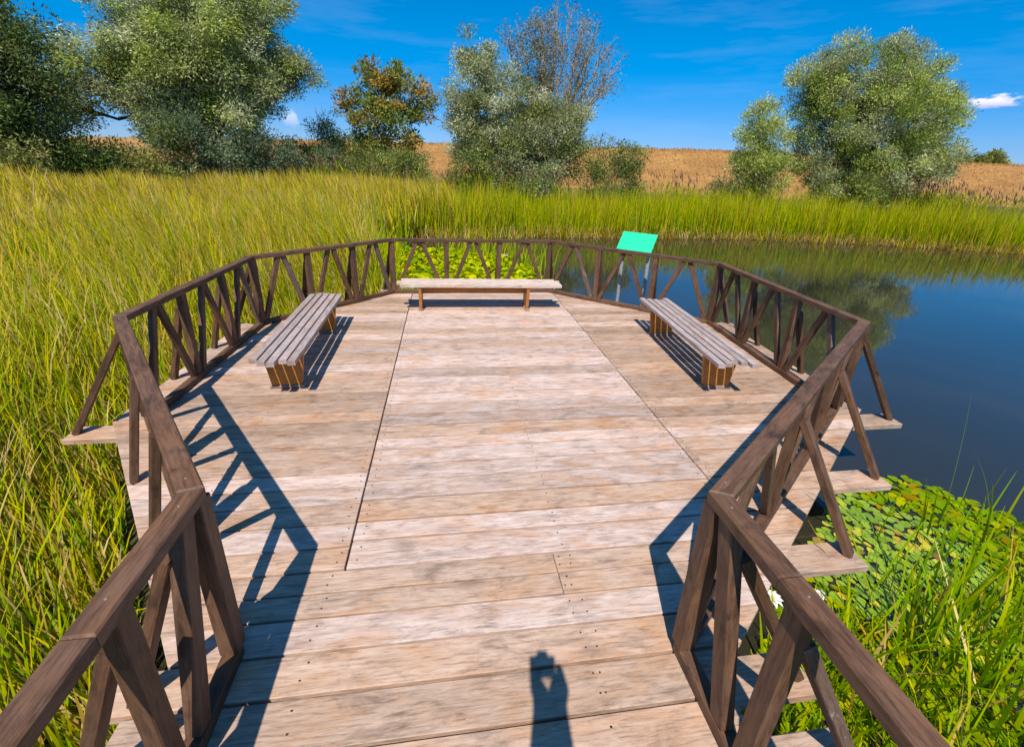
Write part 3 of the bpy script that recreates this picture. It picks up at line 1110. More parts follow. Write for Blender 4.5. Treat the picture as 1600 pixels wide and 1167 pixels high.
SILVER = [(0.27, 0.29, 0.13), (0.33, 0.35, 0.19), (0.21, 0.24, 0.085), (0.40, 0.41, 0.25)]
WILLOW = [(0.29, 0.345, 0.065), (0.345, 0.39, 0.09), (0.22, 0.28, 0.05), (0.41, 0.43, 0.16)]
OLIVE = [(0.21, 0.22, 0.05), (0.27, 0.28, 0.075), (0.16, 0.18, 0.04)]
DARK = [(0.095, 0.145, 0.034), (0.13, 0.18, 0.045), (0.17, 0.205, 0.055)]
BLUISH = [(0.12, 0.17, 0.085), (0.16, 0.21, 0.11), (0.095, 0.135, 0.06)]
AUTUMN = [(0.29, 0.22, 0.045), (0.23, 0.23, 0.045), (0.34, 0.215, 0.04), (0.16, 0.205, 0.035), (0.20, 0.23, 0.045)]
BRIGHT = [(0.33, 0.37, 0.085), (0.28, 0.33, 0.07), (0.39, 0.41, 0.13)]

T1 = [(-16.29, 16.94, 6.38, 1.06, 1.06), (-17.0, 16.41, 4.81, 1.65, 1.41), (-16.42, 16.84, 4.06, 1.23, 1.35), (-16.43, 16.84, 2.95, 1.13, 1.01), (-17.31, 16.17, 2.64, 1.46, 1.09), (-17.8, 15.78, 3.86, 1.84, 2.53), (-16.44, 16.83, 5.33, 1.2, 0.96), (-16.9, 16.4, 7.4, 0.8, 0.7), (-18.2, 16.0, 6.4, 1.5, 1.3)]
tree('willow_tree', 'dark green tree cut off at the picture edge, taller than the pale bush below it', 'tree', (-17.2, 16.3), 2.2, 0.30, T1, DARK + [(0.11, 0.13, 0.05)], 1, 'trees along the dyke', density=1.25, leaves=95)
tree('shrub', 'small pale yellow green bush at the foot of the dark tree by the picture edge', 'bush', (-15.93, 14.71), 0.5, 0.06, [(-15.93, 14.71, 2.05, 0.75, 0.45), (-15.9, 14.7, 1.2, 0.9, 0.8)], OLIVE, 2, stems=3)
T2 = [(-14.15, 21.72, 7.66, 2.3, 2.1), (-11.72, 22.81, 8.62, 2.4, 1.8), (-9.83, 23.49, 9.33, 1.5, 0.96), (-12.77, 22.37, 6.6, 2.6, 2.1), (-10.71, 23.19, 6.88, 1.9, 1.9), (-9.39, 23.63, 6.47, 1.45, 1.25), (-8.22, 23.96, 6.36, 1.05, 0.8), (-14.19, 21.7, 5.05, 1.9, 1.4), (-12.05, 22.68, 5.01, 2.1, 1.5), (-9.9, 23.47, 4.77, 0.9, 0.95), (-16.61, 20.33, 5.85, 1.3, 0.9), (-17.15, 19.99, 4.9, 0.95, 0.9), (-16.17, 20.6, 5.3, 1.15, 1.0), (-16.96, 20.1, 4.05, 1.05, 0.7), (-15.68, 20.89, 4.33, 0.9, 0.8), (-13.4, 22.2, 9.6, 1.7, 1.0), (-12.6, 20.9, 5.6, 1.9, 1.6), (-11.0, 21.6, 5.9, 1.8, 1.6), (-13.9, 20.6, 6.6, 1.7, 1.5), (-12.2, 20.8, 7.6, 1.8, 1.5), (-11.5, 21.2, 4.2, 1.9, 1.1), (-13.6, 20.4, 4.3, 1.5, 0.9)]
tree('willow_tree', 'huge spreading silver green willow, the largest tree, towering above the reeds', 'tree', (-12.85, 22.34), 3.0, 0.42, T2, SILVER + WILLOW, 3, 'trees along the dyke', stems=2, density=1.15, leaves=100, puff_r=(0.42, 0.8), droop=0.25, up=0.1, shell=0.6)
tree('shrub', 'dense bluish green bush under the huge willow', 'bush', (-11.6, 20.6), 0.6, 0.1, [(-12.55, 20.27, 2.8, 1.98, 1.37), (-11.16, 20.88, 2.45, 2.2, 1.27), (-9.75, 21.41, 2.16, 1.65, 0.92), (-13.54, 19.78, 3.41, 1.03, 1.32), (-11.6, 20.6, 1.0, 2.3, 1.0)], BLUISH + [(0.13, 0.16, 0.085)], 4, stems=4, density=0.95, leaves=110, droop=0.35)
tree('shrub', 'pale olive feathery bush between the dark tree and the bluish bush', 'bush', (-13.7, 18.6), 0.5, 0.06, [(-14.13, 18.32, 1.88, 1.01, 0.62), (-12.88, 19.0, 2.42, 0.75, 1.04), (-13.6, 18.6, 1.0, 1.2, 0.8)], OLIVE + SILVER[:1], 5, stems=4)
tree('young_tree', 'small dark green tree with an open top next to the orange tree', 'tree', (-8.45, 26.94), 1.2, 0.09, [(-8.21, 27.05, 4.36, 0.95, 1.05), (-8.7, 26.93, 3.07, 1.5, 1.1), (-7.57, 27.19, 2.75, 1.15, 1.1), (-8.4, 27, 1.4, 1.4, 1.0)], DARK, 6, 'trees along the dyke', density=0.75, leaves=80)
T4 = [(-4.39, 28.72, 7.26, 1.5, 0.9), (-5.25, 28.61, 6.11, 1.8, 1.4), (-3.27, 28.83, 5.87, 1.9, 1.4), (-6.09, 28.49, 5.32, 1.3, 1.0), (-4.58, 28.7, 4.28, 2.3, 1.4), (-5.89, 28.52, 2.85, 1.7, 1.0), (-3.4, 28.82, 3.16, 1.6, 1.1), (-2.26, 28.89, 5.37, 0.9, 0.7), (-4.6, 28.6, 1.6, 1.9, 1.0)]
tree('walnut_tree', 'rounded tree with rusty orange and green autumn leaves', 'tree', (-4.73, 28.68), 2.4, 0.16, T4, AUTUMN, 7, 'trees along the dyke', density=0.62, leaves=70, leaf=(0.26, 0.10), puff_r=(0.35, 0.7), shell=0.7)
T5 = [(1.04, 23.88, 8.07, 1.1, 0.9), (0.87, 23.89, 6.67, 1.35, 1.3), (1.24, 23.86, 5.24, 1.5, 1.35), (0.88, 23.89, 3.72, 1.45, 1.4), (2.85, 23.72, 6.3, 1.1, 1.1), (3.62, 23.61, 5.0, 2.0, 1.25), (3.32, 23.65, 3.47, 2.2, 1.5), (5.15, 23.34, 4.05, 1.9, 1.5), (6.52, 23.03, 4.9, 1.3, 1.1), (4.51, 23.46, 2.28, 2.2, 1.25), (6.97, 22.91, 3.7, 1.0, 1.35), (2.61, 23.74, 2.03, 1.4, 0.96), (3.5, 23.6, 1.0, 2.6, 0.9)]
tree('willow_tree', 'bushy silver grey willow with a tall column of foliage beside the half bare tree', 'tree', (2.6, 23.74), 1.6, 0.2, T5, SILVER + SILVER + OLIVE[:1], 8, 'trees along the dyke', stems=4, density=1.3, leaves=115)
tree('shrub', 'dark green bush standing before the dry dyke slope, bushiest beside the silver willow', 'bush', (9.1, 22.2), 0.5, 0.06, [(9.22, 22.19, 2.5, 1.45, 1.15), (10.01, 21.89, 3.0, 0.7, 0.85), (7.85, 22.65, 2.23, 1.1, 0.9), (9.2, 22.2, 1.2, 1.8, 0.9)], DARK + OLIVE[:1], 9, stems=4, density=0.9, leaves=85, up=0.5)
tree('sapling', 'thin sapling with sparse reddish leaves above the dark green bush', 'tree', (8.7, 23.45), 2.6, 0.04, [(8.62, 23.46, 4.0, 0.7, 0.6), (8.5, 23.45, 3.2, 0.6, 0.6)], [(0.22, 0.11, 0.06), (0.20, 0.13, 0.06)], 10, density=0.5, leaves=30, puff_r=(0.25, 0.4))
T8 = [(18.38, 23.1, 5.53, 0.85, 1.05), (18.34, 23.13, 4.1, 1.05, 1.1), (19.28, 22.47, 4.4, 0.7, 1.2), (18.89, 22.75, 2.63, 1.5, 1.2), (19.78, 22.1, 2.49, 1.1, 0.9), (19, 22.6, 1.2, 1.6, 0.9), (17.9, 22.6, 3.14, 0.9, 1.4), (18.6, 22.2, 3.5, 1.25, 1.6), (18.1, 22.6, 5.0, 0.95, 1.1)]
tree('young_willow', 'slim light green young willow beside the big round willow', 'tree', (19.0, 22.6), 1.4, 0.1, T8, BRIGHT, 11, 'trees along the dyke', stems=3, density=1.0, leaves=90, up=0.6)
T9 = [(23.25, 23.17, 8.9, 1.15, 1.4), (22.45, 23.83, 7.76, 1.6, 1.6), (24.03, 22.49, 7.33, 2.4, 2.1), (25.19, 21.41, 8.2, 1.45, 1.5), (26.13, 20.45, 7.49, 1.3, 1.5), (26.71, 19.84, 5.52, 1.7, 1.9), (25.28, 21.32, 5.56, 2.7, 2.1), (23.42, 23.03, 5.42, 2.2, 2.0), (22.87, 23.49, 4.12, 1.35, 1.5), (23.87, 22.63, 3.01, 2.1, 1.4), (25.75, 20.84, 3.09, 2.8, 1.5), (26.9, 19.62, 3.49, 1.9, 1.4), (26.89, 19.64, 6.48, 1.0, 1.35), (22.11, 24.09, 6.71, 0.9, 1.1), (25, 21.4, 1.3, 2.6, 1.2)]
tree('willow_tree', 'large round willow with a dense grey green crown reflected in the pond', 'tree', (25.2, 21.3), 1.8, 0.3, T9, WILLOW + SILVER[:2], 12, 'trees along the dyke', stems=5, density=1.15, leaves=100, up=0.6, shell=0.6)
tree('shrub', 'low dark bush at the foot of the slim young willow', 'bush', (17.15, 22.71), 0.4, 0.05, [(17.15, 22.71, 1.5, 1.1, 0.5), (17.4, 22.6, 0.8, 1.2, 0.7)], DARK, 13, stems=3)
tree('far_tree', 'tiny distant tree on the dyke at the picture edge', 'tree', (103.08, 73.28), 2.5, 0.25, [(103.08, 73.28, 6.6, 1.5, 1.5), (103.5, 73.0, 4.6, 1.6, 1.5)], OLIVE, 14, density=0.7, leaves=40, leaf=(0.6, 0.2), puff_r=(0.6, 0.9))
tree('far_shrub', 'flat distant shrub row on the dyke behind the large round willow', 'bush', (97.18, 72.73), 1.5, 0.2, [(97.18, 72.73, 5.6, 2.2, 1.2), (99.0, 72.3, 5.4, 1.6, 1.1), (95.4, 73.6, 5.4, 1.6, 1.1)], OLIVE, 15, density=0.7, leaves=40, leaf=(0.6, 0.2), puff_r=(0.6, 0.9))


tree('shrub', 'added low dark bush standing in for the shaded dyke between the dark tree and the huge willow', 'bush', (-15.5, 17.4), 0.5, 0.06, [(-15.67, 17.36, 2.0, 1.0, 0.6), (-15.04, 17.77, 1.7, 0.9, 0.6), (-16.01, 17.13, 2.3, 0.7, 0.75), (-15.5, 17.4, 1.0, 1.3, 0.7)], DARK, 21, stems=3, density=1.2)  # added bush, its dark leaves stand in for tree shade on the dyke
tree('shrub', 'low olive green thicket in front of the rusty orange tree', 'bush', (-4.2, 25.7), 0.5, 0.06, [(-5.6, 25.5, 2.0, 1.5, 0.8), (-4.33, 25.71, 2.1, 1.7, 0.8), (-2.6, 25.89, 1.9, 1.3, 0.7), (-4.2, 25.6, 1.0, 2.6, 0.8)], OLIVE + DARK, 22, stems=5)
tree('shrub', 'dark green bush under the small open topped tree', 'bush', (-8.4, 24.9), 0.5, 0.06, [(-8.96, 24.79, 2.1, 1.3, 0.8), (-7.4, 25.1, 2.2, 1.2, 0.85), (-8.3, 24.9, 1.0, 1.7, 0.8)], DARK + BLUISH[:1], 23, stems=4)
tree('shrub', 'shady green bush at the foot of the silver grey willow column', 'bush', (0.9, 22.8), 0.5, 0.06, [(0.83, 22.89, 2.1, 1.4, 1.05), (0.9, 22.8, 1.0, 1.6, 0.8)], DARK + OLIVE[:1], 24, stems=4)


def bare_tree():
    rng = np.random.default_rng(44)
    bx, by = 5.5, 25.2
    gz = float(ground_z(np.array([bx]), np.array([by]))[0])
    root = empty('willow_tree', (bx, by, gz))
    tag(root, 'tall half bare tree with a fan of thin reddish branches and few leaves', 'tree', 'trees along the dyke')
    off = np.array([bx, by, gz])
    tips = [(3.21, 25.69, 8.89), (3.94, 25.58, 9.24), (4.67, 25.47, 9.42), (5.18, 25.37, 10.07), (5.88, 25.23, 10.39), (6.61, 25.06, 10.31), (7.36, 24.87, 9.79), (8.11, 24.66, 9.33), (8.72, 24.48, 8.53), (9.29, 24.29, 7.56), (8.91, 24.41, 6.72), (6.2, 26.2, 9.8), (7.2, 24.0, 9.0), (5.0, 24.6, 9.3), (7.9, 25.6, 8.6)]
    tr = [limb_path((0, 0, -0.15), (0.2, 0.1, 2.6), 0.2, 0.15, rng, 6, .05), limb_path((0.2, 0.1, -0.15), (0.9, 0.0, 2.9), 0.14, 0.11, rng, 6, .05)]
    paths, leafP, leafA, leafC = [], [], [], []
    for k, tp in enumerate(tips):
        e = np.array(tp) - off
        s = np.array([0.2, 0.1, 2.4]) if e[0] < 1.6 else np.array([0.9, 0.0, 2.7])
        t = np.linspace(0, 1, 10)
        p = s + (e - s) * t[:, None]
        # vase shape: rise first, then spread
        p[:, 2] += np.sin(t * math.pi) * 0.45
        p[1:-1] += rng.normal(size=(8, 3)) * 0.07
        r = 0.085 * (1 - t) ** 0.8 + 0.012
        paths.append(np.column_stack([p, r]).tolist())
        for j in range(3, 10):
            for _ in range(4):
                a = p[j] + (p[j - 1] - p[j]) * rng.random()
                d = unit(unit(p[j] - p[j - 1]) + rng.normal(size=3) * 0.45 + np.array([0, 0, 0.25]))
                ln = rng.uniform(0.6, 1.7) * (1.15 - 0.06 * j)
                q = limb_path(a, a + d * ln, 0.022, 0.007, rng, 5, 0.12)
                paths.append(q)
                for _ in range(3):
                    a2 = np.array(q[rng.integers(1, 5)][:3]); d2 = unit(d + rng.normal(size=3) * 0.5)
                    q2 = limb_path(a2, a2 + d2 * rng.uniform(0.3, 0.8), 0.011, 0.005, rng, 3, 0.1)
                    paths.append(q2)
                    m = rng.integers(1, 9) if e[0] > 0 else rng.integers(6, 16)
                    L_ = np.array(q2[-1][:3]) + rng.normal(size=(m, 3)) * 0.16
                    leafP.append(L_); leafA.append(unit(rng.normal(size=(m, 3)) + np.array([0, 0, .3])))
                    leafC.append(np.array([(0.21, 0.20, 0.10)]) * rng.uniform(0.7, 1.3, (m, 1)) * rng.uniform(0.92, 1.08, (m, 3)))
    for one in tr:
        V, F = tube_arrays([one], 8)
        link_mesh('trunk', np_mesh('trunk', V, F, 4, smooth=True), M_BARK, root)
    V, F = tube_arrays(paths, 4)
    link_mesh('branches', np_mesh('branches', V, F, 4, smooth=True), M_TWIG, root)
    P, A, C_ = np.concatenate(leafP), np.concatenate(leafA), np.concatenate(leafC)
    n = len(P)
    V, F = leaf_quads(P, A, rng.uniform(0.12, 0.24, n), rng.uniform(0.04, 0.07, n), rng)
    v1 = np_mesh('crown', V, F, 4, np.repeat(C_, 4, axis=0))
    link_mesh('crown', v1, M_LEAF, root)
    # the two leafy tufts inside the fan
    me, n = crown_mesh('leafy_bough', [(4.55 - bx, 25.49 - by, 8.2 - gz, 0.85, 1.0), (5.2 - bx, 25.4 - by, 6.9 - gz, 0.8, 1.1), (7.3 - bx, 24.9 - by, 5.9 - gz, 1.2, 0.9)], SILVER, rng, density=0.7, leaves=55, puff_r=(0.3, 0.55))
    link_mesh('foliage', me, M_LEAF, root)['kind'] = 'stuff'


bare_tree()

# ------------------------------------------------------------------ reeds and grasses


def blades(P, H, lean_az, lean, width, nseg, curl, c_base, c_tip, rng, twist=0.6):
    """curved tapering leaf strips. P (N,3); H length; lean 0..1; curl bends the tip over"""
    n = len(P)
    t = np.linspace(0, 1, nseg + 1)
    ld = np.stack([np.cos(lean_az), np.sin(lean_az), np.zeros(n)], -1)
    sa = lean_az + math.pi / 2 + rng.normal(size=n) * twist
    sd_ = np.stack([np.cos(sa), np.sin(sa), np.zeros(n)], -1)
    # direction angle from vertical grows along the blade
    th = lean[:, None] + curl[:, None] * t[None] ** 2
    seg = (H / nseg)[:, None]
    hx = np.concatenate([np.zeros((n, 1)), np.cumsum(np.sin(th[:, :-1]) * seg, 1)], 1)
    hz = np.concatenate([np.zeros((n, 1)), np.cumsum(np.cos(th[:, :-1]) * seg, 1)], 1)
    ctr = P[:, None] + ld[:, None] * hx[..., None] + np.array([0, 0, 1.0]) * hz[..., None]
    wv = width[:, None] * np.minimum(1, 0.55 + 1.2 * t)[None] * (1 - t ** 2.6)[None] + 0.0012
    Vv = np.stack([ctr - sd_[:, None] * wv[..., None] / 2, ctr + sd_[:, None] * wv[..., None] / 2], 2)   # n, nseg+1, 2, 3
    V = Vv.reshape(-1, 3)
    i0 = np.arange(n)[:, None] * (nseg + 1) * 2 + np.arange(nseg)[None] * 2
    F = np.stack([i0, i0 + 1, i0 + 3, i0 + 2], -1).reshape(-1, 4)
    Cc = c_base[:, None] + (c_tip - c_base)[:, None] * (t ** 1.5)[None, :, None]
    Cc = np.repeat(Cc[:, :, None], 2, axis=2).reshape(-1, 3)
    return V, F, Cc


class Pile:
    def __init__(s): s.V, s.F, s.C, s.n = [], [], [], 0
    def add(s, V, F, C_):
        s.V.append(V); s.F.append(F + s.n); s.C.append(C_); s.n += len(V)
    def build(s, name, mat):
        return link_mesh(name, np_mesh(name, np.concatenate(s.V), np.concatenate(s.F), 4, np.clip(np.concatenate(s.C), 0, 1)), mat)


def in_poly(x, y, poly):
    ins = np.zeros(x.shape, bool)
    for i in range(len(poly)):
        a, b = poly[i], poly[(i + 1) % len(poly)]
        c = ((a[1] > y) != (b[1] > y))
        xi = (b[0] - a[0]) * (y - a[1]) / (b[1] - a[1] + 1e-12) + a[0]
        ins ^= c & (x < xi)
    return ins


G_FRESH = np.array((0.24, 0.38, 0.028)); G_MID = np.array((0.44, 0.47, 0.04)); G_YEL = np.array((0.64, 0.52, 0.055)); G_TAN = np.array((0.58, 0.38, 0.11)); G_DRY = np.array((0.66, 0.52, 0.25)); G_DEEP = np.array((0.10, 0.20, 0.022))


def pick(rng, n, cols, probs):
    k = rng.choice(len(cols), size=n, p=np.array(probs) / sum(probs))
    return np.array(cols)[k] * rng.uniform(0.75, 1.2, (n, 1)) * rng.uniform(0.95, 1.05, (n, 3))


DECK_KEEP = [(p.x, p.y) for p in [Vector((-2.2, -9)), Vector((-2.2, -3.35)), Vector((-3.62, -1.30)), Vector((-3.62, 1.62)), Vector((-1.75, 3.38)), Vector((1.35, 3.42)), Vector((3.85, 1.5)), Vector((3.70, -1.55)), Vector((0.80, -3.75)), Vector((0.80, -9))]]
LEFT = [(-3.2, -9.5), (-2.2, -6), (-2.2, -3.3), (-3.6, -1.3), (-3.62, 1.65), (-1.8, 3.42), (-2.1, 5.2), (-2.7, 7.5), (-2.6, 11), (-1.5, 14.6), (2, 15.2), (5.4, 15.6), (10, 15.9), (14.2, 16.2), (20, 15.1), (26.9, 12.9), (36, 8.1), (44, 4), (48, 10), (32, 19.0), (20, 21), (10, 21), (0, 22), (-6, 23.5), (-10, 21), (-16, 16), (-26, 14), (-30, 4), (-14, -8)]


def sample(poly, n, rng, box, dens=None):
    """random points in poly; dens(x,y)->0..1 keeps a share"""
    out = []
    tot = 0
    while tot < n:
        x = rng.uniform(box[0], box[1], n * 2); y = rng.uniform(box[2], box[3], n * 2)
        k = in_poly(x, y, poly)
        if dens is not None: k &= rng.random(len(x)) < dens(x, y)
        k &= ~in_poly(x, y, DECK_KEEP)
        out.append(np.stack([x[k], y[k]], -1)); tot += int(k.sum())
    return np.concatenate(out)[:n]


def cam_d2(x, y): return np.hypot(x - CAM.x, y - CAM.y)


def deck_gap(x, y):
    """distance from the outline of the platform"""
    d = np.full(x.shape, 1e9)
    for i in range(len(DECK_KEEP)):
        a, b = DECK_KEEP[i], DECK_KEEP[(i + 1) % len(DECK_KEEP)]
        ex, ey = b[0] - a[0], b[1] - a[1]
        t = np.clip(((x - a[0]) * ex + (y - a[1]) * ey) / (ex * ex + ey * ey), 0, 1)
        d = np.minimum(d, np.hypot(x - a[0] - t * ex, y - a[1] - t * ey))
    return d


def canopy(x, y):
    d = cam_d2(x, y)
    pd = pond_dist(x, y)
    z = 0.42 + 0.95 * np.clip((d - 4) / 17, 0, 1) ** 0.8
    dd_ = deck_gap(x, y)
    z = np.minimum(z, -0.30 + 0.62 * np.clip(dd_ / 0.9, 0, 1.6) + 0.25 * np.clip(dd_ - 1.4, 0, 6))
    z += np.clip(dd_ / 2, 0, 1) * 0.16 * np.sin(x * 0.55 + 1.2 * np.sin(y * 0.31)) * np.sin(y * 0.43 + 0.6) + 0.10 * np.sin(x * 1.7 + y * 1.1)
    return z


def in_view(x, y, marg=9.0):
    a = np.degrees(np.arctan2(x - CAM.x, y - CAM.y)) - math.degrees(YAW)
    return (a > -52 - marg) & (a < 52 + marg)


rng = np.random.default_rng(5)
WIND = math.pi - 0.25        # blades lean to -x, away from the platform
pile = Pile()
# zone A: close to the platform, every blade a long curved strip
nA = 30000
XY = sample(LEFT, nA, rng, (-14, 0, -9, 12), lambda x, y: np.clip(1.25 - cam_d2(x, y) / 13, 0.0, 1) * in_view(x, y, 14))
x, y = XY.T
gz = ground_z(x, y)
H = (canopy(x, y) - gz) * rng.uniform(0.62, 1.22, nA)
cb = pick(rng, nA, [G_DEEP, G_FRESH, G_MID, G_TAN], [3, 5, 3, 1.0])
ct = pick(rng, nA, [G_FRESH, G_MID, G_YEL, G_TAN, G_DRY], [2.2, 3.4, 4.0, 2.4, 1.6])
dry = rng.random(nA) < 0.13
cb[dry] = pick(rng, dry.sum(), [G_TAN, G_DRY], [1, 1]); ct[dry] = pick(rng, dry.sum(), [G_TAN, G_DRY], [1, 1])
la = WIND + rng.normal(size=nA) * 0.9
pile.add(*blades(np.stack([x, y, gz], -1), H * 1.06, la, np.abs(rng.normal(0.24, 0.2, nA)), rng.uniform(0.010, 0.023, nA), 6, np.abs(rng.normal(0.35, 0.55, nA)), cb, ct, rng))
# zone B: the reed bed further out
nB = 38000
XY = sample(LEFT, nB, rng, (-27, 0, -2, 24), lambda x, y: np.clip((cam_d2(x, y) - 5) / 6, 0, 1) * np.where(cam_d2(x, y) > 14, 0.62, 1) * in_view(x, y, 5) * (0.45 + 0.55 * (np.sin(x * 2.1 + 1.5 * np.sin(y * 1.3)) * np.sin(y * 1.7 + np.sin(x * .9)) > -0.2)))
x, y = XY.T
gz = ground_z(x, y)
H = (canopy(x, y) - gz) * rng.uniform(0.72, 1.14, nB)
d = cam_d2(x, y)
far = np.clip((d - 6) / 10, 0, 1)
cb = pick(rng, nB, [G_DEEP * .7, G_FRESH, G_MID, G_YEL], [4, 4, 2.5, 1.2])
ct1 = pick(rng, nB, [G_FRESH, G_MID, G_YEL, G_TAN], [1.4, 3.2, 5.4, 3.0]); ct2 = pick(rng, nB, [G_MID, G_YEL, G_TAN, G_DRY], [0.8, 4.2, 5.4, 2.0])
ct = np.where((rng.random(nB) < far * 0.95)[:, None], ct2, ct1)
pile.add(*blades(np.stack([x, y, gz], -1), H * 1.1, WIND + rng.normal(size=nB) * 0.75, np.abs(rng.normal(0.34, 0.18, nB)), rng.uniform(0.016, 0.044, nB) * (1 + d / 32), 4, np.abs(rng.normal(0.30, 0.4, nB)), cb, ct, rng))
ro = pile.build('reed_bed', M_REED)
tag(ro, 'dense yellow green reed bed spreading from the platform to the trees', 'reeds', kind='stuff')

# far bank: upright green cattails along the water
pile = Pile()
nC = 26000
BANK = [(-2.6, 13.0), (-1.4, 14.3), (2, 14.85), (5.4, 15.25), (10, 15.55), (14.2, 15.8), (20, 14.7), (26.9, 12.5), (36, 7.7), (44, 4), (48, 9), (32, 18.2), (20, 20.4), (10, 20.8), (0, 20.4), (-4, 17)]
XY = sample(BANK, nC, rng, (-5, 48, 3, 21), lambda x, y: np.clip(1.3 - np.abs(pond_dist(x, y)) / 5.5, 0.22, 1))
x, y = XY.T
gz = ground_z(x, y)
pd = np.abs(pond_dist(x, y))
top = 1.22 + 0.20 * np.sin(x * 0.8 + np.sin(x * .31) * 2) + 0.12 * np.sin(x * 2.3 + y) - 0.10 * np.clip((x - 24) / 8, 0, 1)
top += 0.22 * np.sin(x * 0.37 + 2) * np.sin(x * 0.13) + 0.1 * np.sin(x * 5.1 + 2 * y)
H = (top - gz) * np.where(rng.random(nC) < 0.12, rng.uniform(1.0, 1.25, nC), rng.uniform(0.62, 1.06, nC))
patchy = (np.sin(x * 1.1 + 1.3 * np.sin(x * 0.37)) > 0.35)
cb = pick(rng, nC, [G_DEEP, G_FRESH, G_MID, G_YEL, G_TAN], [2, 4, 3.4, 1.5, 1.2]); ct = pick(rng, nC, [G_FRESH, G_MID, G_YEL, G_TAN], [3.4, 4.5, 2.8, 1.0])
ct[patchy] = pick(rng, int(patchy.sum()), [G_FRESH, G_MID, G_YEL, G_TAN], [1.6, 3.6, 4.2, 1.8])
pile.add(*blades(np.stack([x, y, gz], -1), H, rng.uniform(0, 6.28, nC), np.abs(rng.normal(0.10, 0.10, nC)), rng.uniform(0.018, 0.034, nC), 4, np.abs(rng.normal(0.22, 0.3, nC)), cb, ct, rng))
# dry trash at the waterline
nD = 7000
XY = sample(BANK, nD, rng, (-5, 48, 3, 21), lambda x, y: np.clip(1.0 - np.abs(pond_dist(x, y)) / 0.8, 0, 1))
XY = XY - np.array([0.0, 0.25]); x, y = XY.T
gz = np.maximum(ground_z(x, y), WATER_Z - 0.02)
cb = pick(rng, nD, [G_TAN * .7, G_DRY, G_YEL, G_TAN * .45], [3, 2, 1, 2])
pile.add(*blades(np.stack([x, y, gz], -1), rng.uniform(0.15, 0.75, nD), rng.uniform(0, 6.28, nD), np.abs(rng.normal(0.5, 0.4, nD)), rng.uniform(0.015, 0.035, nD), 3, np.abs(rng.normal(0.6, 0.6, nD)), cb, cb * 1.1, rng))
bo_ = pile.build('bank_reeds', M_REED)
tag(bo_, 'upright green cattails lining the far shore of the pond', 'reeds', kind='stuff')

# common reed with purple brown plumes behind the bed
pile = Pile()
nP = 3400
BACK = [(-24, 15), (-16, 16), (-10, 20.5), (-6, 22.5), (0, 21.6), (10, 20.8), (20, 20.4), (32, 18.2), (47, 9), (52, 14), (36, 22), (21, 22), (10, 22.4), (0, 23), (-6, 25.5), (-12, 23), (-18, 19), (-25, 17)]
XY = sample(BACK, nP, rng, (-25, 52, 8, 26), lambda x, y: 0.35 + 0.65 * (np.sin(x * 0.5) > -0.1))
x, y = XY.T
gz = ground_z(x, y)
H = (1.75 + 0.25 * np.sin(x * 0.7) + rng.normal(size=nP) * 0.22 - gz)
P0 = np.stack([x, y, gz], -1)
la = WIND + rng.normal(size=nP) * 0.4
cb = pick(rng, nP, [G_MID, G_YEL, G_TAN], [2, 2, 2])
pile.add(*blades(P0, H, la, np.full(nP, 0.05), np.full(nP, 0.022), 4, np.full(nP, 0.12), cb, cb, rng))
# broad leaves on the stalks
rep = 4
PL = np.repeat(P0, rep, axis=0); HL = np.repeat(H, rep)
PL[:, 2] += HL * rng.uniform(0.35, 0.8, len(HL))
cl = pick(rng, len(HL), [G_FRESH, G_MID, BLUE_ := np.array((0.13, 0.19, 0.07))], [2, 3, 3])
pile.add(*blades(PL, rng.uniform(0.35, 0.6, len(HL)), rng.uniform(0, 6.28, len(HL)), rng.uniform(0.4, 0.9, len(HL)), rng.uniform(0.03, 0.05, len(HL)), 3, rng.uniform(0.2, 0.8, len(HL)), cl, cl, rng))
# plumes
kp = rng.random(nP) < 0.5
th = 0.05 + 0.12 * np.linspace(0, 1, 5)[:-1] ** 2
tipx = (np.sin(th).mean()) * H; tipz = (np.cos(th).mean()) * H
TP = P0 + np.stack([np.cos(la) * tipx, np.sin(la) * tipx, tipz], -1)
TP = TP[kp]; lk = la[kp]
rep = 5
TPr = np.repeat(TP, rep, axis=0); lr = np.repeat(lk, rep) + rng.normal(size=len(TPr)) * 0.5
TPr[:, 2] -= rng.uniform(0, 0.15, len(TPr))
cpl = pick(rng, len(TPr), [np.array((0.22, 0.13, 0.11)), np.array((0.30, 0.20, 0.15)), np.array((0.36, 0.27, 0.20))], [2, 2, 1])
pile.add(*blades(TPr, rng.uniform(0.16, 0.34, len(TPr)), lr, rng.uniform(0.05, 0.5, len(TPr)), rng.uniform(0.02, 0.045, len(TPr)), 3, rng.uniform(0.1, 0.7, len(TPr)), cpl, cpl, rng))
po = pile.build('plumed_reeds', M_REED)
tag(po, 'tall reeds with purple brown plumes in front of the trees', 'reeds', kind='stuff')

# dry grass fringe on the dyke slope
pile = Pile()
nG = 30000
ia = rng.uniform(0, a_ - 1.001, nG); ib = rng.uniform(1.0, 8.0, nG)
i0, j0 = ia.astype(int), ib.astype(int); fa, fb = (ia - i0)[:, None], (ib - j0)[:, None]
PG = (DYKE[i0, j0] * (1 - fa) + DYKE[i0 + 1, j0] * fa) * (1 - fb) + (DYKE[i0, j0 + 1] * (1 - fa) + DYKE[i0 + 1, j0 + 1] * fa) * fb
cg = pick(rng, nG, [np.array((0.52, 0.28, 0.085)), np.array((0.44, 0.22, 0.06)), np.array((0.56, 0.36, 0.14)), np.array((0.30, 0.25, 0.07))], [4, 3, 2, 0.6])
pile.add(*blades(PG, rng.uniform(0.12, 0.38, nG), rng.uniform(0, 6.28, nG), rng.uniform(0.1, 0.7, nG), rng.uniform(0.04, 0.12, nG), 2, rng.uniform(0, 0.5, nG), cg, cg, rng))
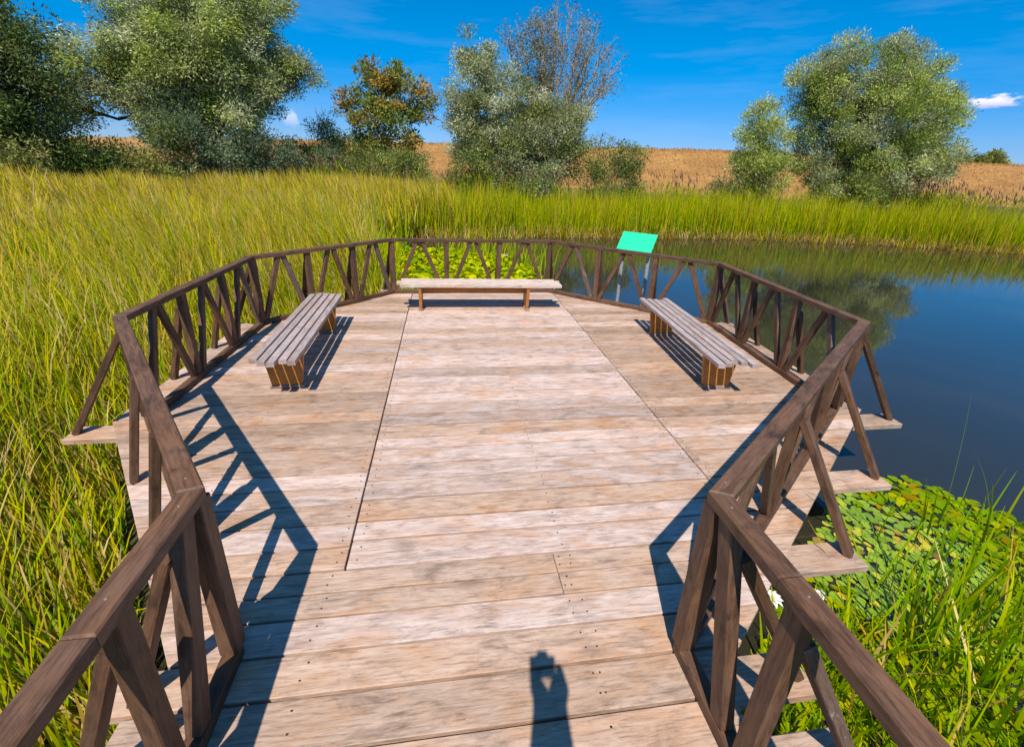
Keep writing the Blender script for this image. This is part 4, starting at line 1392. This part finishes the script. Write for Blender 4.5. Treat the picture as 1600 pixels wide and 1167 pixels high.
dg_ = pile.build('dry_grass', M_REED)
tag(dg_, 'dry orange grass covering the dyke slope', 'grass', kind='stuff')

# sedge and reeds by the walkway on the pond side
pile = Pile()
RIGHT = [(0.95, -5.2), (0.95, -3.75), (1.6, -3.45), (2.2, -3.2), (3.2, -3.15), (4.3, -3.0), (5.6, -3.4), (5.6, -6), (2, -6.5)]
nR = 2600
XY = sample(RIGHT, nR, rng, (0.8, 6, -6.6, -2.9), lambda x, y: 0.35 + 0.65 * (np.sin(x * 3.1 + 1) * np.sin(y * 2.7) > -0.25))
x, y = XY.T
z0 = np.full(nR, WATER_Z - 0.12)
H = rng.uniform(0.42, 0.95, nR) * (1 - 0.5 * np.clip((x - 2.4) / 1.6, 0, 1))
cb = pick(rng, nR, [G_DEEP, G_FRESH, G_MID], [5, 4, 1]); ct = pick(rng, nR, [G_FRESH, G_MID, G_YEL, G_TAN], [5, 3, 1, 0.4])
dry = rng.random(nR) < 0.07
cb[dry] = pick(rng, dry.sum(), [G_TAN, G_DRY], [1, 1]); ct[dry] = G_TAN
pile.add(*blades(np.stack([x, y, z0], -1), H, rng.uniform(0, 6.28, nR), np.abs(rng.normal(0.22, 0.18, nR)), rng.uniform(0.012, 0.026, nR), 7, np.abs(rng.normal(0.3, 0.45, nR)), cb, ct, rng))
nL = 900
XY = sample([(0.82, -4.9), (0.82, -3.8), (1.5, -3.25), (2.1, -3.1), (1.9, -4.9)], nL, rng, (0.8, 2.2, -5, -3.0), None)
x, y = XY.T
cb = pick(rng, nL, [G_DEEP, G_FRESH], [2, 2]); ct = pick(rng, nL, [G_FRESH, G_MID, G_YEL, G_TAN], [5, 2, 1, 0.6])
pile.add(*blades(np.stack([x, y, np.full(nL, WATER_Z - .1)], -1), rng.uniform(0.22, 0.55, nL), rng.uniform(0, 6.28, nL), np.abs(rng.normal(0.35, 0.25, nL)), rng.uniform(0.010, 0.022, nL), 6, np.abs(rng.normal(0.5, 0.5, nL)), cb, ct, rng))
# scattered taller leaves standing among the lily pads
SPARSE = [(1.9, -3.2), (2.9, -2.55), (3.6, -2.2), (4.3, -2.3), (4.8, -2.9), (4.6, -3.4), (3, -3.5)]
nS = 120
XY = sample(SPARSE, nS, rng, (1.8, 5, -3.6, -2.0), None)
x, y = XY.T
cb = pick(rng, nS, [G_DEEP, G_FRESH], [1, 1]); ct = pick(rng, nS, [G_FRESH, G_MID, G_YEL], [4, 2, 1])
pile.add(*blades(np.stack([x, y, np.full(nS, WATER_Z - .1)], -1), rng.uniform(0.35, 0.85, nS), rng.uniform(0, 6.28, nS), np.abs(rng.normal(0.2, 0.18, nS)), rng.uniform(0.012, 0.022, nS), 8, np.abs(rng.normal(0.2, 0.35, nS)), cb, ct, rng))
# fallen dry stalks
nF = 34
XY = sample([(1.3, -4.6), (1.6, -3.5), (3, -3.2), (4.4, -3.2), (4.6, -4.6)], nF, rng, (1, 5, -4.8, -3), None)
x, y = XY.T
cb = pick(rng, nF, [G_TAN * 1.1, G_DRY * 1.15], [1, 1])
pile.add(*blades(np.stack([x, y, np.full(nF, WATER_Z)], -1), rng.uniform(0.5, 1.0, nF), rng.uniform(0, 6.28, nF), rng.uniform(0.3, 0.9, nF), rng.uniform(0.012, 0.02, nF), 3, rng.uniform(0, 0.15, nF), cb, cb, rng))
# a few lone long leaves reaching over the railing and pads
LONE = [((3.55, -2.62), 1.55, 2.0, 0.10, 0.10, 0.024, G_FRESH), ((3.95, -2.75), 1.15, 2.4, 0.22, 0.55, 0.022, G_FRESH), ((4.15, -2.62), 0.85, 0.3, 0.05, 0.1, 0.018, G_MID), ((3.05, -2.75), 1.10, 2.7, 0.45, 0.8, 0.024, G_YEL),
        ((2.55, -3.05), 1.15, 2.5, 0.42, 0.5, 0.022, G_MID), ((2.0, -3.45), 1.1, 2.2, 0.35, 0.5, 0.018, G_YEL), ((2.2, -3.2), 1.25, 2.0, 0.3, 0.3, 0.018, G_FRESH), ((4.75, -2.95), 0.9, 2.2, 0.5, 0.4, 0.022, G_MID)]
for (p, h, la_, ln_, cu, wd, colr) in LONE:
    V, F, Cc = blades(np.array([[p[0], p[1], WATER_Z - .1]]), np.array([h]), np.array([la_]), np.array([ln_]), np.array([wd]), 10, np.array([cu]), np.array([colr * .8]), np.array([colr * 1.15]), rng, 0.3)
    pile.add(V, F, Cc)
so = pile.build('sedge_clump', M_REED)
tag(so, 'long green sedge blades standing in the water beside the walkway', 'sedge', kind='stuff')

# ------------------------------------------------------------------ lily pads


def pad_mat():
    m, t, b = new_mat('lily_pad')
    oi = t.nodes.new('ShaderNodeObjectInfo')
    r = ramp(t, [(0.0, (0.15, 0.27, 0.018)), (0.35, (0.23, 0.36, 0.025)), (0.70, (0.31, 0.43, 0.03)), (0.86, (0.52, 0.48, 0.035)), (0.94, (0.46, 0.29, 0.03)), (1.0, (0.20, 0.12, 0.04))])
    t.links.new(oi.outputs['Random'], r.inputs[0])
    tc = t.nodes.new('ShaderNodeTexCoord')
    n = t.nodes.new('ShaderNodeTexNoise'); n.inputs['Scale'].default_value = 22; n.inputs['Detail'].default_value = 4
    t.links.new(tc.outputs['Object'], n.inputs['Vector'])
    rr = ramp(t, [(0.3, (0.75, 0.75, 0.7)), (0.7, (1.12, 1.1, 1.0))])
    t.links.new(n.outputs['Fac'], rr.inputs[0])
    c = mix(t, 1.0, r.outputs[0], rr.outputs[0], 'MULTIPLY')
    t.links.new(c, b.inputs['Base Color'])
    b.inputs['Roughness'].default_value = 0.38
    return m


M_PAD = pad_mat()
pad_meshes = []
prng = random.Random(9)
for q in range(5):
    vs = [(0, 0, 0.004)]
    nseg = 16
    notch = 0.09
    for ring, rr in ((1, 0.55), (2, 1.0)):
        for s in range(nseg + 1):
            a = notch + (2 * math.pi - 2 * notch) * s / nseg
            wob = 1 + 0.04 * math.sin(3 * a + q) + 0.03 * math.sin(5 * a + 2 * q)
            z = 0.003 if ring == 1 else 0.004 + 0.012 * prng.random() ** 3
            vs.append((rr * wob * math.cos(a), rr * wob * 0.9 * math.sin(a), z))
    fs = []
    for s in range(nseg):
        fs.append((0, 1 + s, 2 + s))
        fs.append((1 + s, 1 + nseg + 1 + s, 2 + nseg + 1 + s, 2 + s))
    me = bpy.data.meshes.new('lily_pad'); me.from_pydata(vs, [], fs); me.update()
    for p_ in me.polygons: p_.use_smooth = True
    me.materials.append(M_PAD)
    pad_meshes.append(me)
PADS = [(0.85, -3.75), (1.5, -3.12), (2.3, -2.55), (2.85, -2.2), (3.3, -1.85), (3.75, -1.72), (4.1, -1.72), (4.4, -2.0), (4.62, -2.35), (4.9, -2.8), (5.4, -3.3), (5.2, -4.6), (1.4, -4.9)]
cand = sample(PADS, 20000, rng, (0.9, 5.5, -5, -1.6), None)
cand = cand[np.argsort(np.hypot(cand[:, 0] - 3.0, cand[:, 1] + 2.7) + rng.random(len(cand)) * 0.4)]
placed = []
PADARR = np.zeros((2500, 3))
EDGE_ZONE = in_poly(cand[:, 0], cand[:, 1], [(3.3, -1.6), (4.1, -1.6), (5, -2.6), (5.5, -3.3), (4.9, -3.2), (4.1, -2.2)])
for (x, y), near_edge in zip(cand, EDGE_ZONE):
    r_ = prng.uniform(0.044, 0.072) if near_edge else prng.uniform(0.034, 0.062)
    q_ = PADARR[:len(placed)]
    if len(placed) and np.any((q_[:, 0] - x) ** 2 + (q_[:, 1] - y) ** 2 < ((q_[:, 2] + r_) * 0.63) ** 2): continue
    PADARR[len(placed)] = (x, y, r_)
    placed.append((x, y, r_))
    if len(placed) > 2200: break
PADLABEL = 'round floating lily pad in the carpet beside the walkway'
for k, (x, y, r_) in enumerate(placed[:300]):
    o = bpy.data.objects.new('lily_pad', pad_meshes[k % 5]); COL.objects.link(o)
    o.location = (x, y, WATER_Z + 0.004 + 0.010 * prng.random())
    o.rotation_euler = (prng.gauss(0, 0.045), prng.gauss(0, 0.045), prng.uniform(0, 6.28))
    o.scale = (r_, r_ * prng.uniform(0.82, 1.0), 0.35)
    tag(o, PADLABEL, 'lily pad', 'lily pads beside the walkway')


def pad_mass(name, pts, rng, tilt, label, zlift, cols, probs):
    V, F, Cc = [], [], []
    nb = 0
    for (x, y, r_) in pts:
        k = 9
        a = np.linspace(0.25, 2 * math.pi - 0.25, k)
        az_ = rng.uniform(0, 6.28)
        loc = np.concatenate([[[0, 0, 0]], np.stack([np.cos(a) * r_, np.sin(a) * r_ * 0.9, rng.uniform(0, 0.012, k)], -1)])
        e = (Quaternion((0, 0, 1), az_) @ Quaternion((1, 0, 0), float(rng.normal(0, tilt))) @ Quaternion((0, 1, 0), float(rng.normal(0, tilt)))).to_matrix()
        loc = loc @ np.array(e).T
        loc += np.array([x, y, WATER_Z + 0.008 + zlift * rng.random()])
        tri = np.array([(0, i, i + 1) for i in range(1, k)]) + nb
        V.append(loc); F.append(tri); nb += len(loc)
        c = pick(rng, 1, cols, probs)
        Cc.append(np.repeat(c, len(loc), 0))
    o = link_mesh(name, np_mesh(name, np.concatenate(V), np.concatenate(F), 3, np.concatenate(Cc)), M_REED)
    tag(o, label, 'lily pads', kind='stuff')


PC = [np.array((0.20, 0.31, 0.02)), np.array((0.29, 0.38, 0.028)), np.array((0.42, 0.42, 0.035)), np.array((0.36, 0.24, 0.03))]
pad_mass('lily_pad_carpet', placed[300:], rng, 0.12, 'smaller lily pads filling the water between the sedge blades', 0.02, PC, [3, 3, 1.5, 0.5])
FARP = [(-2.6, 5.2), (-1.6, 3.8), (0.9, 4.2), (1.9, 6.0), (2.1, 8.2), (1.2, 10.2), (-0.5, 11.2), (-2.4, 11.3)]
fp = sample(FARP, 3000, rng, (-2.8, 2.3, 4, 11.6), None)
pad_mass('lily_pad_patch', [(a[0], a[1], rng.uniform(0.06, 0.11)) for a in fp], rng, 0.42, 'bright yellow green patch of raised lily pads behind the far bench', 0.16, [np.array((0.30, 0.39, 0.02)), np.array((0.43, 0.48, 0.03)), np.array((0.56, 0.53, 0.035)), np.array((0.17, 0.28, 0.02))], [3, 4, 2.5, 1.5])
# arching leaves at the rim of that patch
pile = Pile()
nE = 650
XY = sample([(-2.9, 4.2), (-1.9, 3.8), (-1.9, 5.2), (-2.1, 9.5), (-2.9, 11.5)], nE, rng, (-3, 0, 3.7, 12), None)
XY2 = sample([(-0.6, 9.5), (1.2, 8.5), (2.3, 6.2), (2.5, 8.5), (1.2, 11), (-1, 12)], 200, rng, (-1, 2.7, 6, 12), None)
XY = np.concatenate([XY, XY2]); nE = len(XY)
x, y = XY.T
cb = pick(rng, nE, [G_FRESH, G_MID], [1, 1]); ct = pick(rng, nE, [G_MID, G_YEL, G_FRESH], [3, 2, 2])
pile.add(*blades(np.stack([x, y, np.full(nE, WATER_Z - .05)], -1), rng.uniform(0.5, 1.25, nE), rng.uniform(-0.6, 2.0, nE), np.abs(rng.normal(0.22, 0.15, nE)), rng.uniform(0.014, 0.026, nE), 6, np.abs(rng.normal(0.7, 0.5, nE)), cb, ct, rng))
eo = pile.build('sedge_fringe', M_REED)
tag(eo, 'arching bright sedge leaves around the lily patch behind the deck', 'sedge', kind='stuff')


# water lily flowers
M_PETAL = speckled('white_petal', (0.78, 0.78, 0.74), (0.85, 0.85, 0.82), 20, 0.5)
M_STAM = plain('yellow_stamens', (0.75, 0.50, 0.03), 0.6)


def lily_flower(loc, r, label):
    root = empty('water_lily', loc, 0.3)
    tag(root, label, 'flower')
    for ring, (n, rr, el, ph) in enumerate(((9, 1.0, 0.25, 0.0), (8, 0.85, 0.65, 0.35), (6, 0.6, 1.05, 0.1))):
        for k in range(n):
            a = 2 * math.pi * k / n + ph
            vs = []
            for (t_, w_) in ((0.08, 0.06), (0.4, 0.17), (0.75, 0.15), (1.0, 0.01)):
                e_ = el + 0.5 * t_ * (0.5 - t_)
                for s_ in (-1, 1):
                    vs.append((r * rr * t_ * math.cos(e_), s_ * r * w_, r * rr * t_ * math.sin(e_) + 0.05 * r * (w_ > .1)))
            fs = [(0, 1, 3, 2), (2, 3, 5, 4), (4, 5, 7, 6)]
            me = bpy.data.meshes.new('petal'); me.from_pydata(vs, [], fs); me.update()
            o = link_mesh('petal', me, M_PETAL, root); o.rotation_euler = (0, 0, a)
    bm = bmesh.new(); bmesh.ops.create_icosphere(bm, subdivisions=2, radius=r * 0.22)
    for v in bm.verts: v.co.z = v.co.z * 0.8 + r * 0.18 + 0.02 * r * math.sin(v.co.x * 900)
    me = bpy.data.meshes.new('stamens'); bm.to_mesh(me); bm.free()
    link_mesh('stamens', me, M_STAM, root)


lily_flower((1.667, -3.000, WATER_Z + 0.10), 0.08, 'white water lily flower with yellow centre beside the walkway railing')
lily_flower((2.09, -2.98, WATER_Z + 0.06), 0.05, 'smaller white water lily flower half hidden behind the railing')
lily_flower((1.28, 9.45, WATER_Z + 0.24), 0.09, 'tiny white water lily flower in the lily patch behind the far bench')


# ------------------------------------------------------------------ the photographer, who stands behind the lens and throws the small shadow on the walkway
def person_mat():
    m, t, b = new_mat('clothes_and_skin')
    tc = t.nodes.new('ShaderNodeTexCoord')
    sp = t.nodes.new('ShaderNodeSeparateXYZ'); t.links.new(tc.outputs['Object'], sp.inputs[0])
    dv = t.nodes.new('ShaderNodeMath'); dv.operation = 'DIVIDE'; dv.inputs[1].default_value = 2.4
    t.links.new(sp.outputs['Z'], dv.inputs[0])
    r = ramp(t, [(0.0, (0.03, 0.03, 0.035)), (0.035, (0.05, 0.06, 0.09)), (0.40, (0.12, 0.15, 0.20)), (0.615, (0.50, 0.33, 0.25))])
    r.color_ramp.interpolation = 'CONSTANT'
    t.links.new(dv.outputs[0], r.inputs[0]); t.links.new(r.outputs[0], b.inputs['Base Color'])
    b.inputs['Roughness'].default_value = 0.8
    return m


def photographer():
    base = Vector((-0.58, -5.52, 0.0))
    root = empty('person', base, 0)
    tag(root, 'person with both arms raised behind the lens, casting the small walkway shadow', 'person')
    pts = {'pelvis': (0, 0, 0.95, 0.15), 'waist': (0, 0, 1.10, 0.135), 'chest': (0, 0.01, 1.32, 0.16), 'neck': (0, 0.01, 1.50, 0.06), 'headb': (0, 0.03, 1.60, 0.085), 'headt': (0, 0.02, 1.73, 0.085)}
    ed = [('pelvis', 'waist'), ('waist', 'chest'), ('chest', 'neck'), ('neck', 'headb'), ('headb', 'headt')]
    for s_, nm in ((-1, 'l'), (1, 'r')):
        pts['sh' + nm] = (s_ * 0.18, 0, 1.46, 0.07); pts['el' + nm] = (s_ * 0.05, 0.22, 1.80, 0.065)
        pts['wr' + nm] = (s_ * 0.03 - 0.005, 0.30, 2.12, 0.052); pts['pa' + nm] = (s_ * 0.045 - 0.005, 0.33, 2.21, 0.042)
        ed += [('chest', 'sh' + nm), ('sh' + nm, 'el' + nm), ('el' + nm, 'wr' + nm), ('wr' + nm, 'pa' + nm)]
        pts['hi' + nm] = (s_ * 0.10, 0, 0.90, 0.10); pts['kn' + nm] = (s_ * 0.12, 0.03, 0.50, 0.065); pts['an' + nm] = (s_ * 0.13, 0, 0.10, 0.045); pts['to' + nm] = (s_ * 0.16, 0.17, 0.045, 0.04)
        ed += [('pelvis', 'hi' + nm), ('hi' + nm, 'kn' + nm), ('kn' + nm, 'an' + nm), ('an' + nm, 'to' + nm)]
        for f_, (dy, dz, ln_) in enumerate(((0.0, 0.05, 0.05), (0.01, 0.03, 0.06), (0.012, 0.008, 0.06), (0.01, -0.015, 0.05), (-0.015, -0.02, 0.045))):
            pts['f%d' % f_ + nm] = (s_ * 0.072 - 0.02, 0.345 + dy, 2.245 + dz, 0.010); pts['g%d' % f_ + nm] = (s_ * 0.058 - 0.02, 0.345 + dy + ln_ * 0.4, 2.245 + dz, 0.009)
            ed += [('pa' + nm, 'f%d' % f_ + nm), ('f%d' % f_ + nm, 'g%d' % f_ + nm)]
    names = list(pts)
    me = bpy.data.meshes.new('body')
    me.from_pydata([pts[k][:3] for k in names], [(names.index(a), names.index(b)) for a, b in ed], [])
    o = link_mesh('body', me, person_mat(), root)
    sk = o.modifiers.new('skin', 'SKIN')
    for k, nme in enumerate(names):
        r = pts[nme][3]
        me.skin_vertices[0].data[k].radius = (r, r * (0.72 if nme in ('pelvis', 'waist', 'chest') else 1.0))
    me.skin_vertices[0].data[0].use_root = True
    sb = o.modifiers.new('smooth', 'SUBSURF'); sb.levels = 1; sb.render_levels = 1
    bm = bmesh.new(); bmesh.ops.create_icosphere(bm, subdivisions=2, radius=0.1)
    for v in bm.verts: v.co = Vector((v.co.x * 0.98, v.co.y * 1.08 - 0.005, max(v.co.z, -0.035) * 0.95 + 1.72))
    hm = bpy.data.meshes.new('hair'); bm.to_mesh(hm); bm.free()
    link_mesh('hair', hm, plain('dark_hair', (0.03, 0.02, 0.015), 0.6), root)
    # the camera held overhead, just behind the viewpoint
    c = CAM - fwd * 0.085 + Vector((0.05, 0, -0.02))
    cr = empty('photo_camera', c)
    cr.rotation_euler = cam_o.matrix_world.to_euler()
    tag(cr, 'black photo camera held overhead behind the lens, shown by its shadow', 'camera')
    blk = plain('black_camera_body', (0.02, 0.02, 0.02), 0.5)
    link_mesh('body', chamfer_box('body', 0.125, 0.085, 0.05, 0.008), blk, cr)
    hp = link_mesh('viewfinder_hump', chamfer_box('viewfinder_hump', 0.05, 0.03, 0.045, 0.006), blk, cr); hp.location = (0, 0.055, 0)
    bm = bmesh.new(); bmesh.ops.create_cone(bm, cap_ends=True, segments=20, radius1=0.034, radius2=0.036, depth=0.04)
    lm = bpy.data.meshes.new('lens'); bm.to_mesh(lm); bm.free()
    ln = link_mesh('lens', lm, blk, cr); ln.location = (0, 0, -0.043)


photographer()
